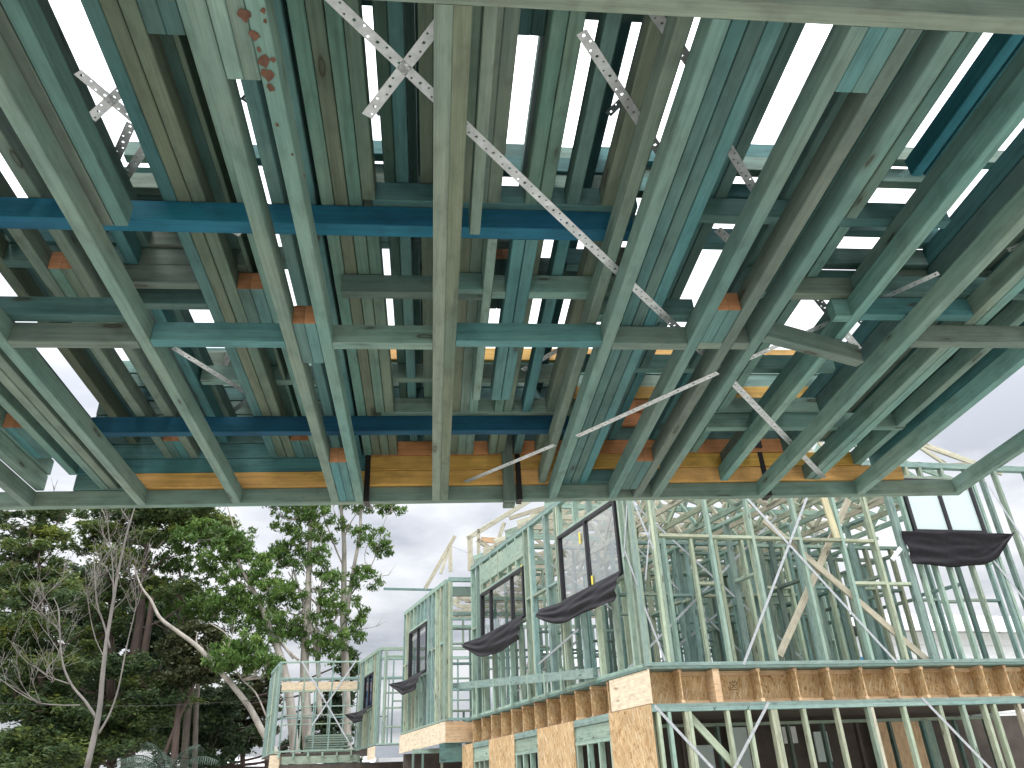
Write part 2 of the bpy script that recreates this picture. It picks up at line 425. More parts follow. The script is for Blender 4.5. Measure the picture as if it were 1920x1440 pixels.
# --- fill the closed strips between the sky gaps
gaps = [(-1.12, -.80, 0), (-.757, -.643, 1), (-.625, -.455, 1), (-.417, -.30, 1), (-.30, -.258, 1), (-.25, -.088, 1), (-.0695, .0, 1), (.003, .108, 1),
        (.131, .188, 1), (.209, .2455, 1), (.2575, .32, 1), (.33, .459, 1), (.495, .684, 1), (.742, .80, 1), (.823, 1.22, 1)]
rf = random.Random(21)
MATS = ['green', 'teal', 'olive', 'grey', 'green', 'teal', 'pale']
def fill(i, o, ks):
    """cover the angles i..o (|a| growing away from the centre)"""
    sg = 1 if o >= 0 and i >= 0 and o > i else -1
    lo, hi = (i, o) if sg > 0 else (-o, -i)      # absolute values
    cur = hi; guard = 0
    while cur > lo+.004 and guard < 60:
        guard += 1
        k = rf.choice(ks); H = hk(k)
        aw = .045*(.0228/.045)*H0/H*1.0
        n = rf.choice((1, 2, 2, 3)); m = rf.choice(MATS)
        for _ in range(n):
            inner = (cur-aw)*H/(H+.0885)
            if inner < lo-.0045: break
            al = cur-aw if sg > 0 else -cur
            x = ax(k, al)
            if free(k, x, x+.045): stud(k, al, 1, m)
            cur -= aw+.0006
        else:
            cur = min(cur, (cur)*H/(H+.0885)+rf.uniform(-.004, .002)) if hi > .2 else cur
            continue
        # board did not fit: slim one
        aw2 = max(.006, cur-lo-.001)
        if aw2 < aw and aw2 > .007:
            w = .045*aw2/aw; al = cur-aw2 if sg > 0 else -cur
            x = ax(k, al)
            if w > .018 and free(k, x, x+w): stud(k, al, 1, m, w=max(w, .019))
            cur = lo; break
for lo, hi, f in gaps:
    for rep in range(3):
        if hi <= 0: fill(-hi, -lo, 0) if False else None
        a, b = (lo, hi)
        if b <= 0:
            # mirror
            pass
def fill_range(lo, hi, ks):
    if hi <= 0:
        cur_hi, cur_lo, sg = -lo, -hi, -1
    else:
        cur_hi, cur_lo, sg = hi, max(lo, 0), 1
    cur = cur_hi; guard = 0
    while cur > cur_lo+.003 and guard < 80:
        guard += 1
        k = rf.choice(ks); H = hk(k); aw = .0231*H0/H; n = rf.choice((1, 2, 2, 3)); m = rf.choice(MATS); placed = 0
        for _ in range(n):
            if (cur-aw)*H/(H+.0885) < cur_lo-.001: break
            al = (cur-aw) if sg > 0 else -cur
            x = ax(k, al)
            if free(k, x-.001, x+.046): stud(k, al, 1, m)
            cur -= aw+.0005; placed += 1
        if not placed:
            room = cur-cur_lo*(H+.0885)/H; w = .045*room/aw
            if w > .016:
                al = cur-room if sg > 0 else -cur
                x = ax(k, al)
                if free(k, x, x+w): stud(k, al, 1, m, w=min(w, .045))
            cur = cur - max(room, .004) if room > 0 else cur-.004
            if room <= 0: break
for ks in ([3, 4, 5], [6, 7, 8], [9, 10, 8]):
    for lo, hi, f in gaps:
        if (hi-lo) > .01: fill_range(lo, hi, ks)

for k_, a_, m_ in ((6, .7205, 'cyan'), (6, .7405, 'cyan'), (7, .757, 'teal'), (3, .80, 'grey')):  # cyan ones carry painted sky light
    x_ = ax(k_, a_)
    stud(k_, a_, 1, m_, far=330 if k_ != 3 else None, force=True)
# --- build the frames
frame_labels = [
    ('bottommost grey green wall frame of the overhead stack with widely spaced studs', ),
    ('second wall frame from the bottom of the stack, yellow laminated beam on its far edge', ),
    ('third wall frame from the bottom of the stack with two bright blue plates', ),
    ('fourth wall frame from the bottom of the stack, red laminated beam on its far edge', ),
    ('fifth wall frame up in the stack, directly above the one with the red beam', ),
    ('sixth wall frame up, middle of the eleven stacked frames, with blocks between paired studs', ),
    ('seventh wall frame up in the stack, handwritten number on its orange beam', ),
    ('eighth wall frame up in the stack, directly above the handwritten number', ),
    ('ninth wall frame from the bottom of the stack, third from the top', ),
    ('tenth wall frame from the bottom of the stack, just under the topmost one', ),
    ('topmost wall frame of the stack with a yellow laminated beam at its far edge', )]
roots = []
for k in range(11):
    L = layers[k]; root = pack_root('timber_framework', k)
    tag(root, frame_labels[k][0], 'wall frame', 'prefabricated timber frames stacked overhead'); roots.append(root)
    zt = .0885
    pls = L['plates']
    # plates that overlap an existing one in the same layer are dropped
    keep = []
    for p in pls:
        if any(not (p[1] <= q[0] or p[0] >= q[1] or p[3] <= q[2] or p[2] >= q[3]) for q in keep): continue
        keep.append(p)
    for (x0, x1, y0, y1, m, nm, h) in keep:
        mb = MB(); mb.box((x0, y0-YO, 0), (x1, y1-YO, h), 0)
        mb.build(nm, M[m], root)
    solid = []
    xs_ = [q for q in L['studs'] if q[2] < .46]
    if k and xs_:      # near plate that closes the upper frames
        mb = MB(); mb.box((min(q[0] for q in xs_), .404-YO, 0), (max(q[1] for q in xs_), .4495-YO, zt), 0); mb.build('plate', M['green'], root)
    for (x0, x1, y0, y1, m) in sorted(L['studs']):
        if any(not (x1 <= q[0]+.002 or x0 >= q[1]-.002 or y1 <= q[2] or y0 >= q[3]) for q in solid): continue
        segs = [(y0, y1)]
        for p in keep:
            if p[1] < x0+.01 or p[0] > x1-.01: continue
            new = []
            for a, b in segs:
                if p[3] <= a or p[2] >= b: new.append((a, b)); continue
                if p[2]-a > .05: new.append((a, p[2]-.0005))
                if b-p[3] > .05: new.append((p[3]+.0005, b))
            segs = new
        for a, b in segs:
            if b-a < .08: continue
            mb = MB(); dz = rf.uniform(0, .0015)
            mb.box((x0, a-YO, dz), (x1, b-YO, zt-.0008), 1); mb.build('stud', M[m], root); solid.append((x0, x1, a, b))
    for (x0, x1, y0, y1, m) in L['blocks']:
        if any(not (x1 <= q[0]+.002 or x0 >= q[1]-.002 or y1 <= q[2] or y0 >= q[3]) for q in solid): 
            pass
        n = 2; w = (x1-x0)/n; mb = MB()
        for i in range(n):
            mb.box((x0+i*w+.0004, y0-YO, .003), (x0+(i+1)*w-.0004, y1-YO, zt-.004), 1, end=1)
        mb.build('block', [M[m], M['orange']], root); solid.append((x0, x1, y0, y1))
    for (row, spans, mats) in L['nogs']:
        for pl, pr in spans:
            yy = pk((pl+pr)/2, row, hk(k))[1]
            xa, xb = pk(pl, row, hk(k))[0], pk(pr, row, hk(k))[0]
            cuts = sorted((q[0], q[1]) for q in solid if q[2] < yy-.045 and q[3] > yy and q[1] > xa and q[0] < xb)
            cur = xa; segs = []
            for c0, c1 in cuts:
                if c0-cur > .03: segs.append((cur, c0))
                cur = max(cur, c1)
            if xb-cur > .03: segs.append((cur, xb))
            ed = [q for q in solid if q[2] < yy-.045 and q[3] > yy]
            out = []
            for c0, c1 in segs:      # let every noggin reach the studs on both sides of it
                if not any(abs(q[1]-c0) < .002 for q in ed):
                    l = [q[1] for q in ed if q[1] <= c0+.001 and c0-q[1] < .42]
                    if l: c0 = max(l)
                    else:
                        l = [q[0] for q in ed if c0 < q[0] < c1-.1]
                        if l: c0 = min(l)+.0
                if not any(abs(q[0]-c1) < .002 for q in ed):
                    l = [q[0] for q in ed if q[0] >= c1-.001 and q[0]-c1 < .42]
                    if l: c1 = min(l)
                out.append((c0, c1))
            segs = [s_ for s_ in out if s_[1]-s_[0] > .03]
            for c0, c1 in segs:
                off = rf.uniform(-.012, .012); mb = MB()
                if any(not (c1 <= q[0] or c0 >= q[1] or yy+off <= q[2] or yy-.045+off >= q[3]) for q in keep): continue
                mb.box((c0+.0006, yy-.045+off-YO, .001), (c1-.0006, yy+off-YO, zt-.001), 0)
                mb.build('noggin', M[rf.choice(mats)], root)
# the skewed noggin of the bottom frame
def pl(x, y, k, dz=0):          # pixel -> local point of frame k
    X, Yy = pk(x, y, hk(k)+dz); return V((X, Yy-YO, dz))
mb = MB(); a, b = pl(1432, 636, 0, .0), pl(1612, 684, 0, .0); up = V((0, 0, .044))
mb.board(a+up, b+up, (0, 0, 1), .087, .045); mb.build('noggin', M['grey'], roots[0])
# strap braces
zb = .0898
def braces(k, segs, dz=zb):
    for s in segs:
        a, b = pl(s[0], s[1], k, dz), pl(s[2], s[3], k, dz)
        strap_obj('brace_strap', [(a, b)], (0, 0, 1), roots[k], w=(s[4] if len(s) > 4 else .032))
braces(0, [(560, -62, 1352, 694), (1352, 694, 1545, 896), (835, 28, 688, 218)])
braces(0, [(872, 904, 1040, 834)], zb)
braces(0, [(1082, 818, 1346, 699)], -.0016)
braces(1, [(1350, 697, 1760, 512), (1850, 236, 1990, 168), (1890, 470, 1990, 425)])
braces(2, [(1090, 60, 1250, 305), (1210, 0, 1310, 140), (1520, 545, 1610, 655), (1345, 430, 1380, 462)])
braces(3, [(145, 135, 335, 295), (250, 150, 170, 222), (325, 652, 492, 755), (1366, 276, 1424, 372), (980, 694, 1070, 643), (440, 440, 500, 380)])
braces(5, [(246, 232, 212, 308), (290, 250, 230, 340), (434, 655, 392, 745), (495, 728, 410, 790), (360, 100, 300, 190), (455, 180, 520, 225)])
braces(7, [(1140, 215, 1175, 180), (1600, 590, 1640, 625), (1690, 330, 1760, 282), (700, 195, 716, 215), (380, 640, 350, 690)])
# handwriting on the laminated beam, mud spots
def strokes(lines, parent, mat, name, w, nrm_off, th=.0006, label=None):
    mb = MB()
    for a, b in lines: mb.board(V(a)+nrm_off, V(b)+nrm_off, nrm_off.normalized().cross((V(b)-V(a)).normalized()), w, th, ch=.0001, tint=.2)
    return mb.build(name, M[mat], parent)
yy = FAR-.004*6-.06-.0008-YO
def hw(px, row):
    # point on the near face of the laminated beam of frame 6
    p0 = CAM+S*(yy+YO)+N*hk(6); q = on_plane(px, row, p0, S)-(CAM+N*hk(6)+S*YO)
    return V((q.dot(P), yy, q.dot(N)))
ln = [((1190, 729), (1197, 738)), ((1197, 729), (1190, 738)), ((1206, 729), (1204, 734)), ((1204, 734), (1212, 734)), ((1210, 730), (1209, 739)),
      ((1222, 730), (1216, 730)), ((1216, 730), (1215, 734)), ((1215, 734), (1220, 735)), ((1220, 735), (1219, 739)), ((1219, 739), (1214, 739))]
strokes([(hw(*a), hw(*b)) for a, b in ln], roots[6], 'ink', 'marking', .004, V((0, -.001, 0)))
rs = random.Random(3)
for px, py, r in [(458, 28, 11), (477, 66, 9), (486, 94, 5), (494, 115, 12), (502, 140, 12), (508, 165, 8), (493, 20, 5), (512, 112, 5), (520, 235, 4), (497, 40, 4), (548, 290, 3), (570, 330, 3)]:
    mb = MB(); c = pl(px, py, 0, -.0012); rr = r*.00115; n = 18
    ph = rs.random()*6
    mb.face([c+V((math.cos(t)*rr*(1+.25*math.sin(2*t+ph)+rs.uniform(-.12, .12)), math.sin(t)*rr*(1.25+.3*math.cos(3*t+ph)+rs.uniform(-.12, .12)), 0)) for t in [6.2832*i/n for i in range(n)]][::-1])
    o = mb.build('mud_spot', M['stain'], roots[0]); o.modifiers.new('t', 'SOLIDIFY').thickness = .0006
# black lifting straps round the far side
for (px, kt, lab) in [(679, 10, 'black webbing strap round the stack, left one beside the paired studs'), (972, 10, 'black webbing strap round the stack beside the upright grey batten'),
                      (1440, 10, 'black webbing strap round the right part of the frame stack')]:
    X = pk(px, 925, hk(0))[0]; root = empty('lifting_strap', frame_mat(CAM+S*YO+N*H0, P, S, N))
    tag(root, lab, 'strap', 'black straps binding the frame stack')
    y0, y1 = FAR-.066-YO, FAR+.006-YO; top = 11*PITCH+.002; w = .03
    mb = MB()
    mb.box((X, y0-.004, -.004), (X+w, y0, top), 2, ch=.0005); mb.box((X, y0-.004, -.0075), (X+w, y1+.004, -.0045), 1, ch=.0005)
    mb.box((X, y1, -.004), (X+w, y1+.004, top), 2, ch=.0005); mb.box((X, y0-.004, top+.001), (X+w, y1+.004, top+.004), 1, ch=.0005)
    mb.build('webbing', M['black'], root)
    mb = MB(); mb.box((X-.006, y0-.016, .3), (X+w+.006, y0-.0045, .38), 2, ch=.003); mb.build('buckle', M['frame'], root)
# upright batten
root = empty('timber_batten', frame_mat(CAM+S*YO+N*H0, P, S, N)); tag(root, 'dark grey upright batten clamped to the far edge of the stack beside a strap', 'batten')
Xb = pk(946, 925, hk(0))[0]
mb = MB(); mb.box((Xb, FAR-.105-YO, -.03), (Xb+.066, FAR-.072-YO, .44), 2, tint=.0); mb.build('board', M['grey'], root)
mb = MB(); mb.box((Xb, FAR-.07-YO, -.034), (Xb+.066, FAR+.003-YO, -.009), 1, tint=0); mb.build('foot', M['grey'], root)

# ================================================================== THE TIMBER FRAMED TOWNHOUSES
UPZ = 1.6
C0 = V((1.53, 10.1, 0)); eF = V((.978, .207, 0)).normalized(); eL = V((-.4, .9165, 0)).normalized()
ZZ = V((0, 0, 1))
def wframe(o, e):                       # wall frame: x along the wall, z up; y = z cross x
    return frame_mat(V((o.x, o.y, 0)), e, ZZ.cross(e), ZZ)
def wpt(px, py, o, e, off=0):           # pixel -> (s, z above ground) on the wall plane
    n = ZZ.cross(e); q = on_plane(px, py, V((o.x, o.y, 0))+n*off, n)
    return (q-V((o.x, o.y, 0))).dot(e), q.z
HM = ['hgreen', 'hgreen', 'hteal', 'hgreen', 'hyel', 'hteal']
rh = random.Random(5)
def part(mb, name, mat, parent, mtx=None):
    o = mb.build(name, [M[m] for m in mat] if isinstance(mat, (list, tuple)) else M[mat], parent)
    if mtx is not None: o.matrix_world = mtx
    return o
def wall(house, o, e, inn, x0, x1, z0, z1, studs, ops=(), nogz=None, pal=None, th=.09, double=True, sw=.045, label=None):
    """stud wall; inn = +1 when the inside is on the +y side. z relative to eye height."""
    z0 += UPZ; z1 += UPZ; pal = pal or HM
    ya, yb = (0, th) if inn > 0 else (-th, 0)
    mb = MB(); top = z1-.045
    mb.box((x0, ya, top), (x1, yb, z1), 0)
    if double: mb.box((x0, ya-.001, top-.044), (x1, yb+.001, top+.001), 0); top -= .046
    wf = part(mb, 'wall_frame', rh.choice(('hgreen', 'hteal')), house, wframe(o, e))
    if label: wf['label'] = label
    mbp = MB(); mbp.box((x0, ya, z0), (x1, yb, z0+.045), 0); part(mbp, 'bottom_plate', rh.choice(('hgreen', 'hteal')), wf)
    zb = z0+.0455; zt = top-.0005
    ss = sorted(set([round(s, 3) for s in studs]))
    extra = []
    for (a, b, za, zb_) in ops: extra += [a-.047, b+.002]
    used = []
    for s in sorted(ss+extra):
        w = sw
        if any(abs(s-u) < w+.001 for u in used): continue
        if s+w > x1+.001: continue
        used.append(s); segs = [(zb, zt)]
        for (a, b, za, zc) in ops:
            if s+w > a+.001 and s < b-.001:
                za_, zc_ = za+UPZ, zc+UPZ
                segs = [(zb, za_-.046), (zc_+.046, zt)]
        for p, q in segs:
            if q-p < .06: continue
            m = MB(); dy = rh.uniform(.0005, .003)
            m.box((s, ya+dy, p), (s+w, yb-dy, q), 2)
            part(m, 'stud', rh.choice(pal), wf)
    for (a, b, za, zc) in ops:
        za_, zc_ = za+UPZ, zc+UPZ
        if za_-zb > .1:
            m = MB(); m.box((a, ya+.001, za_-.0455), (b, yb-.001, za_-.0005), 0); part(m, 'sill_plate', 'hgreen', wf)
        if zt-zc_ > .1:
            m = MB(); m.box((a, ya+.001, zc_+.0005), (b, yb-.001, zc_+.0455), 0); part(m, 'head_plate', 'hgreen', wf)
    if nogz is not None:
        for i in range(len(used)-1):
            a, b = used[i]+sw+.0005, used[i+1]-.0005
            if b-a < .1: continue
            zz = nogz+UPZ
            if any(a < ob and b > oa and za+UPZ-.1 < zz < zc+UPZ+.1 for (oa, ob, za, zc) in ops): continue
            if rh.random() < .85:
                m = MB(); zz += rh.uniform(-.02, .02)
                m.box((a, ya+.004, zz), (b, yb-.004, zz+.04), 0); part(m, 'noggin', rh.choice(pal), wf)
    return wf
def onwall_strap(wf, o, e, y, segs, w=.03, holes=False):
    for (x0, y0, x1, y1) in segs:
        a, b = wpt(x0, y0, o, e), wpt(x1, y1, o, e)
        strap_obj('brace_strap', [((a[0], y, a[1]), (b[0], y, b[1]))], (0, 1, 0), wf, w, holes)
def onwall_board(wf, o, e, y, seg, w, t, mat, name):
    a, b = wpt(seg[0], seg[1], o, e), wpt(seg[2], seg[3], o, e)
    m = MB(); m.board((a[0], y, a[1]), (b[0], y, b[1]), (0, 1, 0), t, w); part(m, name, mat, wf)
def window(wf, s0, s1, z0, z1, mull, yo, pane='glass', out=-1, fr='frame'):
    """dark aluminium window: surround, mullions, panes"""
    z0 += UPZ; z1 += UPZ; f = .05
    y0, y1 = sorted((yo, yo-out*.075))
    m = MB()
    for lo, hi, ax_ in (((s0, y0, z0), (s1, y1, z0+f), 0), ((s0, y0, z1-f), (s1, y1, z1), 0), ((s0, y0, z0+f+.0005), (s0+f, y1, z1-f-.0005), 2), ((s1-f, y0, z0+f+.0005), (s1, y1, z1-f-.0005), 2)):
        m.box(lo, hi, ax_)
    wd = part(m, 'window', fr, wf)
    xs = [s0+f]+list(mull)+[s1-f]
    for q in mull:
        m = MB(); m.box((q-.028, y0+.006, z0+f), (q+.028, y1-.006, z1-f), 2); part(m, 'mullion', fr, wd)
    ym = (y0+y1)/2
    for i in range(len(xs)-1):
        m = MB(); a, b = xs[i]+.0, xs[i+1]-.0
        a += .03 if i else 0; b -= .03 if i < len(xs)-2 else 0
        m.box((a, ym-.003, z0+f), (b, ym+.003, z1-f), 0, ch=.0005); part(m, 'pane', pane, wd)
    return wd
def flashing(wf, s0, s1, z, drop, outv, seed, y=0, flap=None, sag=0.0):
    """loose black membrane hanging from under a window sill"""
    r = random.Random(seed); z += UPZ; nu, nv = 44, 16; m = MB(); g = []
    ph = [r.uniform(0, 6) for _ in range(6)]
    for i in range(nu+1):
        u = i/nu; col = []
        tp = 1-.6*max(0, (u-.6)/.4)**1.5
        for j in range(nv+1):
            v = j/nv
            o = .02+outv*(.12+.85*math.sin(v*1.75))*(.8+.2*math.sin(u*5+ph[0]))*tp
            o += .012*math.sin(u*11+v*9+ph[1])*v + .02*math.sin(v*17+u*3+ph[3])*v + .014*abs(math.sin(v*9-u*7+ph[2]))
            dz = -drop*v*(.9+.1*math.sin(u*4.1+ph[4]))*tp - .006*math.sin(u*17+ph[5])*v - sag*u*(v*.8+.2)
            if flap and u > 1-flap[0]: k = (u-1+flap[0])/flap[0]; o += flap[1]*k; dz += flap[2]*k*v
            sx = s0+(s1-s0)*u+.03*math.sin(v*7+ph[1])*(u-.5)
            col.append((sx, y+(1 if outv > 0 else -1)*abs(o), z+dz))
        g.append(col)
    for i in range(nu):
        for j in range(nv): m.face([g[i][j], g[i+1][j], g[i+1][j+1], g[i][j+1]])
    ob = m.build('flashing', M['wrap'], wf, smooth=True, weld=True); ob.modifiers.new('t', 'SOLIDIFY').thickness = .003
    return ob

# ---- house A: the near townhouse at the right
HA = empty('timber_frame_house', loc=tuple(C0)); bpy.context.view_layer.update()
tag(HA, 'nearest timber framed townhouse, two storeys of open green studs with strand board below', 'house', 'row of unfinished timber framed townhouses')
ZF, ZT = 1.38, 4.33
def rel(o, m):    # parent keeping the world matrix
    return m
def fix(parent):
    pass
# upper front wall
opF = [(4.36, 5.60, 3.18, 4.05)]
stF = [0.0, .29, .337, 1.13, 1.77, 2.49, 3.16, 3.68, 4.09, 4.137, 4.55, 4.79, 5.17, 5.66, 5.86, 6.12, 6.7, 7.3, 7.6]
wfF = wall(HA, C0, eF, 1, 0, 7.7, ZF, ZT, stF, opF, nogz=None)
for a, b, zz in [(.40, 3.67, 3.06), (3.18, 4.08, 2.43)]:
    xs = [a]+[s for s in stF if a < s < b]+[b]
    for i in range(len(xs)-1):
        x0 = xs[i]+(.046 if i else 0)
        if xs[i+1]-x0 > .1:
            m = MB(); m.box((x0, .003, zz+UPZ-.02*i/4), (xs[i+1]-.001, .087, zz+UPZ+.04-.02*i/4), 0); part(m, 'noggin', 'hyel', wfF)
onwall_board(wfF, C0, eF, .115, (1440, 972, 1752, 1238), .09, .035, 'truss', 'timber_brace')
onwall_board(wfF, C0, eF, .155, (1602, 930, 1472, 1226), .09, .035, 'truss', 'timber_brace')
onwall_strap(wfF, C0, eF, -.004, [(1514, 930, 1394, 1246), (1392, 925, 1682, 1243), (1846, 900, 1935, 1035), (1850, 1035, 1925, 1130)], .034)
onwall_board(wfF, C0, eF, .03, (1546, 930, 1572, 1008), .10, .04, 'pine', 'packer')
onwall_board(wfF, C0, eF, -.01, (1672, 1050, 1688, 1028), .06, .02, 'white', 'packer')
window(wfF, 4.37, 5.59, 3.19, 4.04, (4.99,), -.03, 'frost')
flashing(wfF, 4.14, 6.05, 3.20, .52, -.07, 4, y=-.02, flap=(.22, -.02, .2))
for sx in (4.86, 5.46):
    m = MB(); m.box((sx, -.0015, 5.5), (sx+.09, -.0008, 5.56), 0, ch=.0001); part(m, 'sticker', 'white', wfF)
# upper side wall (facing left)
opL = [(.34, 2.24, 2.62, 3.72), (3.68, 5.86, 2.73, 3.62)]
stL = [0.0, .12, .27+.0, .68, 1.17, 1.63, 2.18, 2.32, 2.71, 2.757, 3.35, 3.397, 3.62, 4.0, 4.4, 4.88, 5.28, 5.75, 6.1, 6.4]
stL = sorted(stL)
wfL = wall(HA, C0, eL, -1, .095, 6.5, ZF, ZT, stL, opL, nogz=3.0, pal=['hgreen', 'hteal', 'hgreen', 'hyel'])
m = MB(); m.box((3.68, -.088, 3.80+UPZ), (5.86, -.002, 4.18+UPZ), 0); part(m, 'lintel', 'hgreen', wfL)
window(wfL, .35, 2.23, 2.63, 3.71, (1.30,), .02, 'glass', out=1)
window(wfL, 3.69, 5.85, 2.74, 3.61, (4.27, 5.33), .02, 'glass', out=1)
flashing(wfL, .24, 2.7, 2.64, .46, .19, 11, y=.03, flap=(.2, .12, .05))
flashing(wfL, 3.55, 6.25, 2.75, .46, .18, 12, y=.03, flap=(.2, .14, .05))
for px, py in ((1162-50, 1090), (1088, 1008), (979, 1068)):
    s, z = wpt(px, py, C0, eL); m = MB(); m.box((s, .0, z-.09), (s+.05, .002, z+.09), 2, ch=.0002); part(m, 'sticker', 'tape', wfL)
onwall_strap(wfL, C0, eL, .004, [(1176, 948, 1170, 1045), (1188, 940, 1226, 1030), (1171, 1030, 1196, 1098), (1219, 985, 1211, 1088), (1209, 1138, 1248, 1240), (1085, 1180, 1010, 1245)], .034)
onwall_board(wfL, C0, eL, .05, (848, 1288, 1120, 1262), .13, .04, 'hteal', 'guard_rail')
for s in (6.0, 5.1, 4.3, 3.55, 2.9, 2.3):
    m = MB(); m.box((s, .031, ZF+UPZ+.0), (s+.05, .071, ZF+UPZ+.62-(6-s)*.085), 2); part(m, 'rail_post', 'hgreen', wfL)
# floor deck and joist zone
def joists(house, o, e, inn, js, x0, x1, zlo, zhi, rec=.26, solid=()):
    zlo += UPZ; zhi += UPZ; fm = wframe(o, e)
    def Y(a, b): return (a, b) if inn > 0 else (-b, -a)
    js = sorted(js)
    m = MB(); a, b = Y(rec, rec+.016)
    m.box((x0, a, zlo+.002), (x1, b, zhi-.002), 0); blk = part(m, 'strand_board_rim', 'osb', house, fm)
    for i, s in enumerate(js):
        a, b = Y(.012+.01*rh.random(), rec-.001)
        if s in solid:
            m = MB(); m.box((s, a, zlo+.001), (s+.09, b, zhi-.001), 1); part(m, 'solid_joist', 'lvl', blk); continue
        m = MB(); m.box((s+.018, a, zlo+.041), (s+.030, b, zhi-.041), 1); j = part(m, 'floor_joist', 'osb', blk)
        for z0 in (zlo+.001, zhi-.040):
            m = MB(); m.box((s, a, z0), (s+.048, b, z0+.039), 1); part(m, 'flange', 'lvl', j)
    a, b = Y(rec-.045, rec-.0015)
    for i in range(len(js)-1):
        for q0, q1 in ((zhi-.06, zhi-.003), (zlo+.003, zlo+.05)):
            m = MB(); m.box((js[i]+(.095 if js[i] in solid else .052), a, q0), (js[i+1]-.004, b, q1), 0); part(m, 'batten', 'lvl', blk)
    return blk
jF = [.41, .87, 1.48, 2.0, 2.47, 2.95, 3.42, 3.85, 4.33, 4.78, 5.14, 5.6, 6.1, 6.6, 7.1]
jb = joists(HA, C0, eF, 1, jF, .03, 7.7, .945, 1.345, solid=(.87,))
m = MB(); m.box((0.0, .0, .945+UPZ), (.028, .30, 1.345+UPZ), 2); part(m, 'rim_end', 'lvl', HA, wframe(C0, eF))
jL = [1.05+.49*i for i in range(12)]
joists(HA, C0, eL, -1, jL, 1.0, 7.0, .945, 1.345)
m = MB(); m.box((-.02, -.012, .948+UPZ), (.985, .002, 1.342+UPZ), 0); part(m, 'plywood_rim', 'ply', HA, wframe(C0, eL))
# ink marks: a boxed cross on the strand board, crosses on the plate
def ink(house, o, e, y, segs, w=.006):
    mb = MB()
    for s in segs:
        a, b = wpt(s[0], s[1], o, e, y), wpt(s[2], s[3], o, e, y)
        mb.board((a[0], y, a[1]), (b[0], y, b[1]), (0, 1, 0), .0006, w, ch=.0001, tint=.2)
    part(mb, 'marking', 'ink', house, wframe(o, e))
ink(HA, C0, eF, .2585, [(1368, 1279, 1381, 1279), (1381, 1279, 1383, 1293), (1383, 1293, 1370, 1293), (1370, 1293, 1368, 1279), (1371, 1282, 1380, 1290), (1380, 1283, 1372, 1290)])
ink(HA, C0, eF, -.0015, [(1337, 1325, 1343, 1333), (1343, 1325, 1337, 1333), (1401, 1323, 1405, 1331), (1406, 1323, 1400, 1331)])
# deck sheet (extends over the whole storey) and shade-coloured ceiling sheet below
eN = ZZ.cross(eF)
def quadslab(name, mat, house, pts, z0, z1):
    m = MB(); a = [V((p.x, p.y, z0)) for p in pts]; b = [V((p.x, p.y, z1)) for p in pts]; n = len(pts)
    m.face(a[::-1]); m.face(b)
    for i in range(n): m.face([a[i], a[(i+1) % n], b[(i+1) % n], b[i]])
    return part(m, name, mat, house, Matrix.Identity(4))
base = C0+eF*-.012-eN*.012
quadslab('floor_deck', 'grey', HA, [C0+V((-.01, -.01, 0)), C0+eF*7.8, C0+eF*7.8+eL*6.9, C0+eL*6.9], 1.347+UPZ, 1.377+UPZ)
quadslab('ceiling_shade_sheet', 'brown', HA, [C0+eF*.4+eL*.34, C0+eF*7.6+eL*.34, C0+eF*7.6+eL*6.8, C0+eF*.4+eL*6.8], .955+UPZ, .965+UPZ)
# ground floor walls
stG = [.06, .20, .42, .467, .97, 1.25, 1.57, 1.617, 2.01, 2.47, 2.92, 2.967, 3.44, 3.97, 4.32, 4.64, 4.79, 5.17, 5.6, 6.1, 6.6, 7.1]
wfG = wall(HA, C0, eF, 1, 0.0, 7.7, -1.6, .942, stG, nogz=-.3, pal=['hyel', 'hyel', 'hyel', 'truss', 'hgreen'])
onwall_strap(wfG, C0, eF, -.004, [(1227, 1323, 1345, 1450), (1441, 1317, 1372, 1450), (1728, 1308, 1865, 1450)], .036)
onwall_board(wfG, C0, eF, .115, (1294, 1335, 1400, 1450), .09, .035, 'hyel', 'timber_brace')
# strand board bracing on the side
ogs = [(1.07, 2.13), (3.42, 4.37), (5.56, 6.41)]
pan = [(0, 1.07), (2.13, 3.42), (4.37, 5.56), (6.41, 7.03)]
stl = [0.1, .55, 1.02, 2.14, 2.6, 3.0, 3.37, 4.38, 4.8, 5.51, 6.42, 6.9]
wfGL = wall(HA, C0, eL, -1, .095, 7.03, -1.6, .942, stl, nogz=None)
for a, b in pan:
    m = MB(); m.box((a+.002, .001, .0), (b-.002, .009, .9405+UPZ), 0, ch=.001); part(m, 'strand_board', 'osbp', wfGL)
for a, b in ogs:
    m = MB(); m.box((a+.002, -.06, .66+UPZ), (b-.002, -.02, .85+UPZ), 0); part(m, 'lintel', 'hgreen', wfGL)
    m = MB(); m.box((a+.002, -.088, .612+UPZ), (b-.002, -.002, .656+UPZ), 0); part(m, 'head_plate', 'hgreen', wfGL)
    for k in range(4):
        s = a+.01+k*(b-a-.065)/3; m = MB(); m.box((s, -.087, .05), (s+.04, -.003, .611+UPZ), 2); part(m, 'stud', 'hgreen', wfGL)
